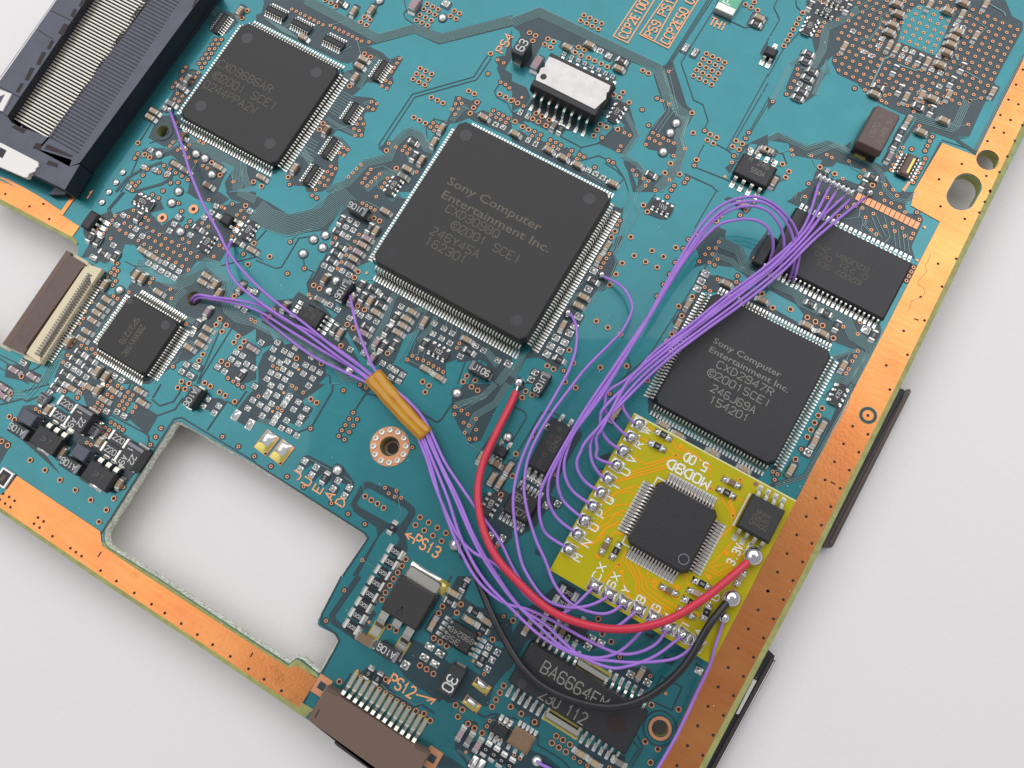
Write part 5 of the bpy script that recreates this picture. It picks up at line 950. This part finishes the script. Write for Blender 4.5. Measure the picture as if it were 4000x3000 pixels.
# connectors mounted on the underside, showing past the right edge
t=T(3000,1500); zz=-0.30
e=put('underside_connector',MB(),board,W(3400,1850,0),label='dark connector shell showing past the right edge beside the ringed mark'); eo=W(3400,1850)
mb=MB(); mb.poly([W(x,y,zz) for x,y in t.nums("1110 30 1170 45 1180 60 480 1400 380 1330")],zz,'connd',z0=-0.45); rput('shell_core',mb)
mb=MB(); mb.poly([W(x,y,zz-0.02) for x,y in t.nums("1195 48 1225 42 1237 65 560 1405 535 1418 470 1405 480 1385")],zz-0.02,'steel',z0=-0.47); rput('shell',mb)
mb=MB(); mb.ribbon([W(x,y,zz) for x,y in t.nums("1185 110 540 1380")],0.03,zz-0.004,'brownp'); rput('shell_seam',mb)
t=T(2000,2250)
e=put('underside_connector',MB(),board,W(2900,2750,0),label='dark connector with a white label showing past the lower right edge'); eo=W(2900,2750)
mb=MB(); mb.poly([W(x,y,zz) for x,y in t.nums("2150 590 2230 650 2270 690 2250 760 1690 1780 1560 1780")],zz,'connd',z0=-0.47); rput('shell_core',mb)
mb=MB(); mb.ribbon([W(x,y,zz+0.02) for x,y in t.nums("2258 720 1690 1760")],0.07,zz+0.02,'steel'); mb.ribbon([W(x,y,zz+0.02) for x,y in t.nums("2264 735 1720 1740")],0.012,zz+0.03,'clip'); rput('shell',mb)
mb=MB(); mb.poly([W(x,y,zz+0.03) for x,y in t.nums("2085 890 2115 905 1960 1195 1935 1190")],zz+0.03,'white',z0=zz); rput('white_tab',mb)
# ---------------------------------------------------------------- the yellow board
def m4(x,y): return (2100+x/1.5654,1560+y/1.5654)
mz=0.30; mt=0.08
TL,TR,BL=W(*m4(590,82),mz),W(*m4(1581,618),mz),W(*m4(75,1043),mz)
u_=(TR-TL).normalized(); ma=math.atan2(u_.y,u_.x); mo=TL.copy(); mo.z=0
Rz=Matrix.Rotation(-ma,3,'Z')
def ml(px, z=mz):
    """photograph pixel -> local point of the yellow board"""
    p=W(*px,z); v=Rz@Vector((p.x-mo.x,p.y-mo.y,0)); return Vector((v.x,v.y,0))
def mm(x,y,z=mz): return ml(m4(x,y),z)
out=[mm(590,82),mm(1581,618),mm(1062,1620),mm(75,1043)]
mb=MB(); mb.poly(out,mz,'yellow',z0=mz-mt,side='yedge'); mb.poly(out[::-1],mz-mt,'yedge')
mod=put('yellow_board',mb,None,mo,ma); mod['label']='small bright yellow circuit board lettered MODBD 5.0D resting on the teal board'; mod['category']='circuit board'
def mput(name, mb, **kw): return put(name, mb, mod, **kw)
# pale rim on the upper edge
mb=MB(); a,b=out[0],out[1]; mb.add([(a.x,a.y,mz+0.001),(a.x,a.y-0.02,mz+0.001),(b.x,b.y-0.02,mz+0.001),(b.x,b.y,mz+0.001)],[(0,1,2,3)],'yedge'); mput('pale_rim',mb)
def mline(b, s, w, z, k):
    v=[float(q) for q in s.split()]; b.ribbon([mm(v[i],v[i+1]) for i in range(0,len(v),2)], w, z, k)
mb=MB(); i=0
for s in ("655 165 720 190","610 230 690 262","820 250 850 300 960 345 1050 400 1055 480","790 300 845 345","585 355 660 398 790 358 870 355 920 380","560 450 800 370","470 510 570 480 800 415","390 640 500 560 600 530 640 545","450 590 480 570 570 565 610 590","380 720 470 650 560 640 590 660","320 810 410 725 520 680 560 700","340 800 430 760 480 700 560 720","270 890 380 860 420 780 520 760 545 740","250 900 350 880 400 800 500 745","470 500 580 460 790 400","440 850 470 810 530 830","500 1010 540 930","545 950 540 1000 600 1100 600 1180 700 1270 780 1310 790 1330","570 960 570 1010 620 1110 620 1170 720 1255 800 1290 800 1310","600 970 600 1010 640 1110 640 1160 740 1240 830 1290","640 1000 620 1050 660 1110 670 1150 760 1220 850 1270 890 1390","680 1030 670 1080 710 1150 790 1190 860 1220","750 1050 780 1090 740 1110 710 1150","510 1060 545 1180 640 1290","490 1010 400 1120","870 290 960 330 1060 430","1130 540 1130 620 1180 690 1190 780 1100 860","1180 630 1190 710","1210 600 1280 630","1200 860 1110 960 1060 1010","1250 880 1160 1000 1060 1030","1040 1010 1100 1060 1200 1010 1300 880","1030 1040 1110 1080 1220 1030","1020 1060 1050 1095","910 1070 920 1140 960 1170","800 1120 850 1150","960 1300 1010 1340","640 1300 620 1260","880 1340 920 1370"):
    mline(mb,s,0.022,mz+0.002+i*1e-5,'ytrace'); i+=1
for j,q in enumerate(((875,287),(845,343),(1240,492),(1055,545),(1333,518),(370,960),(497,1012),(515,1055),(712,1110),(855,1150),(1155,940),(1048,1087),(1195,712),(1202,1155))):
    p=mm(*q); mb.disc(p.x,p.y,0.036,mz+0.0032,'ytrace',16)
    if j in (1,2,3,4,6,12): mb.disc(p.x,p.y,0.016,mz+0.0036,'brown',12)
p=mm(1333,518); mb.disc(p.x,p.y,0.03,mz+0.0040,'brown',12)
put('amber_trace',mb,mod,kind='stuff')
mb=MB(); mline(mb,"1172 615 1205 705",0.055,mz+0.0028,'ytrace'); mput('amber_pour',mb)
def mtext(s,q0,q1,h,rot,sw=0.17):
    b=MB(); span(b,s,q0,q1,h,rot,mz+0.004,'white',sw,conv=lambda q: mm(*q)); mput('board_lettering',b,kind='stuff')
for s,q in zip('WRVUTQPONM',((662,190),(618,277),(575,368),(538,443),(478,533),(437,617),(390,700),(345,783),(298,878),(245,968))): mtext(s,q,q,0.11,H_)
for s,q,q1 in (('CX',(360,1078),(392,1028)),('SX',(448,1130),(480,1085)),('Y',(540,1165),0),('B',(632,1222),0),('G',(725,1275),0),('I',(905,1375),0),('A',(990,1425),0),('3.3V',(1172,990),(1240,908)),('G',(1085,1210),0),('1',(805,1320),0)): mtext(s,q,q1 or q,0.105,H_)
mtext('MODBD',(1030,508),(815,400),0.125,PI,0.2); mtext('5.0D',(1025,405),(908,360),0.12,PI,0.17)
p=mm(1050,1255); mb=MB(); mb.add([(p.x-0.04,p.y-0.03,mz+0.004),(p.x+0.04,p.y-0.03,mz+0.004),(p.x,p.y+0.05,mz+0.004)],[(0,1,2)],'white'); mput('board_lettering',mb)
# solder joints
def blob(seed, r, peak):
    """lumpy hand-soldered joint over a square pad"""
    rd=random.Random(seed); b=MB(); b.box(-0.095,0.095,-0.088,0.088,mz,mz+0.012,'solder',0.004)
    ph=[rd.uniform(0,6.28) for _ in range(3)]; n=20; prof=[(1.12,0.012),(1.04,0.03),(0.92,0.055),(0.72,0.08),(0.45,0.098),(0.16,0.105)]; vs=[]; fs=[]
    ox,oy=rd.uniform(-0.015,0.015),rd.uniform(-0.015,0.015)
    for j,(f,z) in enumerate(prof):
        for i in range(n):
            t=2*math.pi*i/n; sq=1+0.10*math.cos(4*t)*(-1)*(1-j/5); rr=r*f*sq*(1+0.05*math.sin(2*t+ph[0])+0.04*math.sin(3*t+ph[1])); k_=j/5
            vs.append((rr*math.cos(t)+ox*k_, rr*math.sin(t)+oy*k_, mz+z*peak))
    for j in range(5):
        for i in range(n): fs.append((j*n+i,j*n+(i+1)%n,(j+1)*n+(i+1)%n,(j+1)*n+i))
    fs.append(tuple(5*n+i for i in range(n))); b.add(vs,fs,'solderb',True); return b.mesh('solder_joint')
blobs=[blob(i,0.078+0.004*(i%3),1.0+0.12*(i%2)) for i in range(5)]
LP=dict(W=(620,150),R=(577,233),V=(527,318),U=(485,402),T=(435,485),Q=(393,572),P=(342,655),O=(292,742),N=(247,825),M=(195,917))
for i,q in enumerate(LP.values()):
    p=mm(*q,mz+0.03); put('solder_joint',blobs[i%5],mod,(p.x,p.y,0),random.uniform(-0.1,0.1))
padm=MB(); padm.box(-0.098,0.098,-0.09,0.09,mz,mz+0.012,'solder',0.004); padm.pillow(-0.092,0.092,-0.084,0.084,mz+0.010,0.08,'solderb',12,0.85); me=padm.mesh('solder_joint')
BP=dict(CX=(350,1140),SX=(440,1190),Y=(527,1240),B=(618,1285),G=(712,1335),H=(800,1395),I=(890,1440),A=(975,1495))
for q in BP.values():
    p=mm(*q,mz+0.02); put('solder_joint',me,mod,(p.x,p.y,0),random.uniform(-0.12,0.12))
def ball(q, r, nm='solder_ball'):
    b=MB(); b.lathe(0,0,[(r*0.8,mz),(r,mz+r*0.5),(r*0.97,mz+r*0.8),(r*0.8,mz+r*1.2),(r*0.5,mz+r*1.45),(r*0.15,mz+r*1.55)],'solderb',24); p=mm(*q,mz+r*0.7); put(nm,b,mod,(p.x,p.y,0))
ball((1318,960),0.132); ball((1185,1215),0.125); ball((1140,1335),0.075)
# quad chip: local frame of the yellow board
c=[mm(*q,mz+0.16) for q in ((742,490),(1128,682),(908,1085),(533,873))]
cx=sum(p.x for p in c)/4; cy=sum(p.y for p in c)/4; sx=((c[1]-c[0]).length+(c[2]-c[3]).length)/2*0.98; sy=((c[3]-c[0]).length+(c[2]-c[1]).length)/2*0.98
e,fr=chip('quad_chip',None,0.16,0.02,'chip2',{'S':16,'E':16,'N':16,'W':16},0.145,0.022,'plain black square chip with one round dimple and sixteen pins a side',cham=0.06,single=True,inset=0.80,parent=mod,base=mz,pt=(cx,cy,sx,sy),foot=0.55)
for sd,(ww,hh,dx,dy) in dict(S=(sx*0.80,0.15,0,-1),N=(sx*0.80,0.15,0,1),E=(0.15,sy*0.80,1,0),W=(0.15,sy*0.80,-1,0)).items():
    b=MB(); x=dx*(sx/2+0.075); y=dy*(sy/2+0.075); b.box(x-ww/2,x+ww/2,y-hh/2,y+hh/2,0.001,0.0034,'maroon'); put('maroon_strip',b,e)  # thin dark maroon strip beneath each row of pins
p=mm(893,977,mz+0.16); b=MB(); b.disc(p.x-cx,p.y-cy,0.058,0.1615,'connd',24); b.disc(p.x-cx,p.y-cy,0.072,0.1617,'band',24,0.062); put('pin_one_dimple',b,e)  # flat dimple; its rim highlight is put in as a paler ring
mb=MB()
for s_ in ((-1,1),(-1,-1)):
    x=s_[0]*(sx/2+0.03); y=s_[1]*(sy/2+0.03); mb.ribbon([(x+0.12,y),(x,y),(x,y-0.12*s_[1])],0.018,mz+0.0045+0.0002*s_[1],'white')
o=mput('board_lettering',mb); o.location=(cx,cy,0)
c=[mm(*q,mz+0.15) for q in ((1318,578),(1527,678),(1412,885),(1218,772))]; cx=sum(p.x for p in c)/4; cy=sum(p.y for p in c)/4; sx=((c[1]-c[0]).length+(c[2]-c[3]).length)/2; sy=((c[3]-c[0]).length+(c[2]-c[1]).length)/2
e,fr=chip('eight_pin_chip',None,0.15,0.02,'chip',{'S':4,'N':4},0.14,0.048,'eight pin grey black chip near the top corner of the yellow board',cham=0.01,single=True,inset=0.95,parent=mod,base=mz,pt=(cx,cy,sx,sy),foot=0.35)
b=MB()
for i,(s,dy) in enumerate((('WHAH',0.06),('02545',-0.02),('0AA00',-0.10))): text_mb(b,s,0,dy,0.06,0,0.152+i*2e-4,'laser',0.1)
put('chip_marking',b,e,kind='stuff')
mb=MB(); mb.ribbon([(-sx/2-0.02,-sy/2),(-sx/2-0.02,sy/2)],0.02,mz+0.0048,'white'); o=mput('board_lettering',mb); o.location=(cx,cy,0)
RS[8]=(0.15,0.08,0.05)
def mres(q0,q1,mk_):
    a,b=mm(*q0,mz+0.05),mm(*q1,mz+0.05); p=(a+b)/2; an=math.atan2(b.y-a.y,b.x-a.x); place_res(None,8,mk_,mod,mz,an,pt=p)
    for q in (a,b):
        m_=MB(); m_.pillow(-0.05,0.05,-0.045,0.045,0,0.05,'solderb',5); put('solder_fillet',m_,mod,(q.x,q.y,mz+0.002),an)
rm[8]=res_mesh(0.15,0.085,0.05,e=0.03)
def mcap(q0,q1,k='brown'):
    a,b=mm(*q0,mz+0.06),mm(*q1,mz+0.06); p=(a+b)/2; an=math.atan2(b.y-a.y,b.x-a.x)
    if 'm'+k not in cm: cm['m'+k]=cap_mesh(k,0.15,0.08,0.06)
    put('capacitor',cm['m'+k],mod,(p.x,p.y,mz),an)
    for q in (a,b):
        m_=MB(); m_.pillow(-0.05,0.05,-0.045,0.045,0,0.06,'solderb',5); put('solder_fillet',m_,mod,(q.x,q.y,mz+0.002),an)
mres((735,196),(805,236),'102'); mres((695,266),(770,303),'182'); mres((1117,550),(1198,592),'105'); mres((460,962),(498,892),'471'); mres((968,1108),(1045,1148),'392'); mres((905,1225),(980,1265),'472'); mres((1020,1335),(1048,1270),'4')
mcap((1150,487),(1232,528)); mcap((432,858),(392,935)); mcap((765,1148),(845,1188)); mcap((935,1168),(1015,1205),'tan'); mcap((875,1285),(950,1328)); mcap((1265,1060),(1220,1130),'tan')
# ---------------------------------------------------------------- wires
def cr(pts, k=10):
    P=[Vector(p) for p in pts]; P=[P[0]*2-P[1]]+P+[P[-1]*2-P[-2]]; o=[]
    for i in range(1,len(P)-2):
        a,b,c,d=P[i-1:i+3]
        for j in range(k):
            t=j/k; o.append(0.5*((2*b)+(c-a)*t+(2*a-5*b+4*c-d)*t*t+(3*b-a-3*c+d)*t**3))
    o.append(P[-2]); return o
def wire(name, s, r, k, label, cat='wire', group=None, tips=(0.05,0.05), cut=1):
    """s: picture x, y and height z triples"""
    v=[float(q) for q in s.split()]; pts=cr([W(v[i],v[i+1],v[i+2]) for i in range(0,len(v),3)])
    n=len(pts); L=0; i0=0
    mb=MB(); a=cut if tips[0] else 0; b=n-1-(1 if tips[1] else 0)
    mb.tube(pts[a:b+1] if b+1<=n else pts[a:], r, k, 10)
    o=put(name, mb); o['label']=label; o['category']=cat
    if group: o['group']=group
    m2=MB()
    if tips[0]: m2.tube(pts[0:a+2], r*0.5, 'solderb', 8)
    if tips[1]: m2.tube(pts[b-1:], r*0.5, 'solderb', 8)
    if m2.v: put('bare_end', m2, o)
    return o
pr=0.0225
def pw(s, label, group='purple wires soldered to the yellow board', r=0.0212): return wire('purple_wire', s, r, 'purple', label, 'wire', group)
def J(q, z=mz+0.05): x,y=m4(*q); return f"{x:.0f} {y:.0f} {z:.2f}"
# upper fan, pads W to M; up to the loop (a) or straight to the fingers (b)
LANE=(((2440,1470),(2500,1505)),((2546,1386),(2620,1392)),((2690,1272),(2765,1284)),((2834,1158),(2905,1182)),((3000,1030),(3055,1062)),((3140,890),(3190,925)))
def lane(f, a=0):
    return ' '.join(f"{p[0]+(q[0]-p[0])*f+(3 if i%2 else -3)*(f-.5):.0f} {p[1]+(q[1]-p[1])*f:.0f} {0.50-0.025*i-0.03*((i+int(f*7))%2):.2f}" for i,(p,q) in enumerate(LANE) if i>=a)
end_f=["3206 694 0.05","3249 714 0.05","3276 732 0.05","3312 754 0.05","3335 766 0.05","3398 757 0.05"]
pw(J(LP['W'])+" 2470 1647 .36 2447 1617 .42 2429 1581 .46 2426 1536 .50 "+lane(0.0,1)+" "+end_f[0],'purple wire from joint W to the first soldered finger above the memory chip')
pw(J(LP['R'])+" 2442 1697 .36 2402 1658 .42 2366 1608 .46 2364 1568 .50 2375 1527 .52 "+lane(0.2,0)+" "+end_f[1],'purple wire from joint R to the second soldered finger above the memory chip')
pw(J(LP['V'])+" 2414 1751 .36 2375 1722 .42 2350 1681 .46 2346 1631 .50 2362 1590 .54 "+lane(0.45,0)+" "+end_f[2],'purple wire from joint V to the third soldered finger above the memory chip')
pw(J(LP['U'])+" 2389 1812 .36 2332 1789 .42 2332 1753 .46 2330 1708 .50 2357 1663 .54 "+lane(0.3,0)+" "+end_f[3],'purple wire from joint U to the fourth soldered finger above the memory chip')
pw(J(LP['T'])+" 2348 1857 .36 2316 1812 .42 2305 1758 .46 2312 1712 .50 2339 1667 .54 "+lane(0.75,0)+" "+end_f[4],'purple wire from joint T to the fifth soldered finger above the memory chip')
pw(J(LP['Q'])+" 2294 1889 .36 2262 1848 .42 2253 1807 .46 2267 1767 .50 2307 1703 .54 "+lane(1.0,0)+" "+end_f[5],'purple wire from joint Q to the round pad right of the soldered fingers')
lg='purple loop wires over the memory chip'
pw(J(LP['P'])+" 2244 1925 .36 2212 1875 .42 2203 1816 .46 2217 1753 .50 2250 1680 .54 2340 1560 .56 2420 1430 .58 2520 1260 .62 2640 1040 .66 2745 870 .70 2830 795 .72 2930 768 .72 3000 785 .68 3060 830 .58 3105 890 .45 3125 970 .32 3110 1060 .22 3097 1100 .05",'purple loop wire from joint P, the outermost loop left of the memory chip',lg)
pw(J(LP['O'])+" 2208 1966 .36 2181 1907 .42 2179 1848 .46 2194 1780 .50 2226 1717 .54 2320 1570 .56 2410 1440 .58 2530 1250 .62 2650 1040 .66 2760 880 .70 2850 805 .72 2940 785 .72 3010 805 .68 3065 860 .58 3095 920 .45 3105 990 .32 3098 1050 .20 3084 1092 .05",'purple loop wire from joint O, second loop from outside',lg)
pw(J(LP['N'])+" 2181 2029 .36 2145 1966 .42 2140 1907 .46 2149 1862 .50 2181 1794 .52 2226 1703 .54 2310 1570 .56 2420 1400 .58 2550 1210 .62 2670 1020 .66 2780 870 .68 2870 815 .70 2940 805 .70 3000 825 .66 3040 870 .58 3060 925 .45 3062 980 .32 3052 1030 .20 3040 1078 .05",'purple loop wire from joint N, third loop from outside',lg)
pw(J(LP['M'])+" 2140 2092 .36 2113 2042 .42 2106 1979 .46 2113 1916 .50 2145 1844 .52 2190 1762 .54 2253 1654 .56 2316 1554 .58 2430 1390 .60 2560 1200 .62 2680 1010 .64 2790 890 .66 2870 860 .66 2940 858 .66 2990 880 .62 3015 920 .54 3020 970 .40 3010 1010 .26 2998 1060 .05",'purple loop wire from joint M, the innermost and smallest loop',lg)
lw='purple wires leading to the lower joints of the yellow board'
pw("2352 1078 .06 2390 1095 .12 2434 1125 .2 2462 1170 .25 2468 1215 .28 2434 1288 .30 2384 1342 .32 2294 1433 .34 2240 1500 .36 2140 1636 .40 2070 1770 .40 2048 1884 .40 2055 1975 .40 2090 2100 .40 2130 2190 .38 2165 2280 .36 2220 2350 .36 2280 2383 .36 2350 2398 .36 2400 2385 .36 "+J(BP['Y']),'purple wire from right of the central chip to joint Y',lw)
pw("2222 1222 .06 2240 1245 .12 2253 1295 .2 2248 1370 .25 2225 1440 .30 2194 1500 .34 2127 1617 .38 2081 1694 .40 2030 1816 .40 2006 1930 .40 2010 2042 .40 2032 2178 .40 2068 2260 .40 2130 2340 .38 2210 2372 .36 2290 2368 .36 2350 2345 .36 "+J(BP['SX']),'purple wire from the lower right corner of the central chip to joint SX',lw)
# left bundle through the amber tape
TP=[(1463,1482),(1660,1697)]
def left(a, i, bend, label):
    """start string, lane 0..5 across the tape, rest after the tape"""
    o=(i-2.5)*9.5; z=0.22+0.03*(i%2)
    s=a+f" {1480+o*0.9:.0f} {1500-o*0.5:.0f} {z} {1570+o:.0f} {1580-o*.6:.0f} {z} {1640+o:.0f} {1665-o*0.6:.0f} {z} "+bend; pw(s,label,lw)
left("664 432 .06 684 490 .14 715 580 .22 745 680 .28 800 810 .32 850 900 .34 893 985 .35 960 1070 .35 1060 1165 .34 1200 1272 .32 1320 1370 .30",4,"1720 1810 .26 1790 1950 .28 1850 2090 .30 1930 2230 .32 2030 2370 .34 2130 2440 .36 2250 2550 .38 2370 2605 .38 2450 2603 .38 2560 2562 .38 "+J(BP['I']),'taped purple wire from the upper left chip corner to joint I')
left("905 942 .06 895 960 .12 886 1010 .22 900 1070 .28 950 1130 .32 1050 1205 .34 1180 1290 .32 1330 1400 .30",2,"1690 1800 .26 1750 1950 .28 1800 2100 .30 1880 2250 .32 1990 2370 .34 2120 2490 .36 2260 2562 .38 2400 2583 .38 2520 2587 .38 2640 2571 .38 "+J(BP['A']),'taped purple wire from a small resistor above the board hole to joint A')
left("745 1180 -.1 752 1165 .05 775 1152 .16 830 1160 .2 920 1172 .24 1020 1195 .28 1120 1255 .3 1220 1300 .3 1370 1400 .28",3,"1705 1790 .26 1770 1930 .28 1840 2090 .30 1900 2200 .32 2000 2340 .34 2110 2450 .36 2200 2530 .38 2300 2567 .38 2380 2562 .38 2450 2522 .38 "+J(BP['G']),'upper purple wire out of the board hole, taped, to lower joint G')
left("757 1185 -.1 762 1172 .05 785 1162 .14 830 1168 .18 920 1185 .20 1020 1220 .24 1130 1290 .28 1260 1370 .28 1380 1440 .26",1,"1675 1790 .24 1720 1950 .26 1780 2110 .28 1860 2260 .30 1960 2350 .32 2060 2380 .34 2150 2420 .36 2280 2492 .38 2400 2548 .38 2480 2552 .38 2560 2517 .38 "+J(BP['H']),'lower purple wire out of the board hole, taped, to the joint after G')
left("1366 1150 .06 1376 1200 .14 1392 1270 .22 1425 1360 .26 1455 1430 .28",5,"1735 1800 .26 1800 1900 .28 1870 2000 .30 1950 2110 .30 2010 2230 .32 2090 2340 .34 2190 2400 .34 2310 2458 .34 2400 2452 .34 "+J(BP['B']),'taped purple wire from beside a tantalum capacitor to joint B')
left("1010 1225 .10 1100 1300 .2 1220 1390 .24 1340 1450 .26",0,"1665 1790 .24 1700 1900 .26 1770 2060 .28 1840 2150 .30 1930 2200 .32 2000 2260 .34 2060 2330 .34 2150 2392 .34 2220 2385 .34 "+J(BP['CX']),'lowest purple wire of the taped bundle, ending at joint CX')
pw(J((1140,1335),mz+0.06)+" 2815 2460 .36 2795 2520 .36 2770 2605 .30 2725 2700 .22 2660 2840 .20 2600 2950 .18 2540 3050 .16",'lone purple wire running down beside the copper strip to the bottom',None)
pw("2097 2972 .06 2112 2985 .08 2150 3004 .08 2200 3040 .08",'short purple wire from the bright test point at the bottom edge',None)
# tape sleeve around the bundle
mb=MB(); pts=cr([W(*q,0.245) for q in ((1455,1468),(1520,1545),(1590,1625),(1664,1700))],8); n=len(pts); vs=[]; fs=[]; N=20
for i,p in enumerate(pts):
    d=(pts[min(n-1,i+1)]-pts[max(0,i-1)]).normalized(); a=d.cross(Vector((0,0,1))).normalized(); hw=0.140+0.003*math.sin(i*0.9)-0.0012*i
    for j in range(N):
        th=2*PI*j/N; wr=1+0.06*abs(math.sin(3.5*th+0.04*i+0.3*math.sin(i*0.7)))+0.012*math.sin(i*2.1+j); vs.append(p+a*hw*math.cos(th)*wr+Vector((0,0,1))*0.068*math.sin(th)*wr)
for i in range(n-1):
    for j in range(N): fs.append((i*N+j,(i+1)*N+j,(i+1)*N+(j+1)%N,i*N+(j+1)%N))
fs.append(tuple(range(N))); fs.append(tuple((n-1)*N+j for j in range(N-1,-1,-1)))
mb.add(vs,fs,'tape',True); kb=mb.mi('tapeb')
for q in range(len(mb.m)-2):
    if (q%N) in (2,5,8): mb.m[q]=kb
tape=put('tape_wrap',mb); tape['label']='glossy amber tape wrapped round the left bundle of purple wires'; tape['category']='tape'
wire('red_wire',"2026 1498 .08 2014 1536 .13 1985 1600 .2 1935 1700 .26 1885 1815 .3 1866 1930 .34 1886 2060 .38 1935 2170 .42 2020 2270 .46 2150 2385 .50 2300 2443 .54 2450 2457 .58 2600 2425 .60 2740 2345 .56 2850 2258 .50 2915 2200 .42 2936 2180 .38",0.053,'red','thick red wire curving from below the central chip to the 3.3V joint',cut=9)
wire('black_wire',"1784 2132 .10 1808 2168 .13 1838 2200 .15 1868 2268 .2 1925 2408 .28 1972 2500 .3 2045 2612 .36 2136 2690 .38 2271 2745 .42 2407 2760 .44 2542 2715 .46 2670 2605 .48 2765 2450 .5 2825 2370 .44 2843 2352 .40",0.053,'black','thick black wire curving from beside PS13 to the ground joint of the yellow board',cut=9)
def joint(q, r, k='solderb'):
    p=W(*q,0.03); b=MB(); b.lathe(0,0,[(r*0.8,0.006),(r,r*0.5),(r*0.97,r*0.9),(r*0.8,r*1.3),(r*0.45,r*1.6),(r*0.1,r*1.7)],k,18); put('wire_joint',b,board,(p.x,p.y,0))
for q,r in (((2028,1497),0.088),((1782,2128),0.10),((2350,1075),0.06),((2218,1224),0.065),((664,430),0.05),((905,940),0.045),((1380,1150),0.045),((3398,755),0.055),((3100,1098),0.04)): joint(q,r)
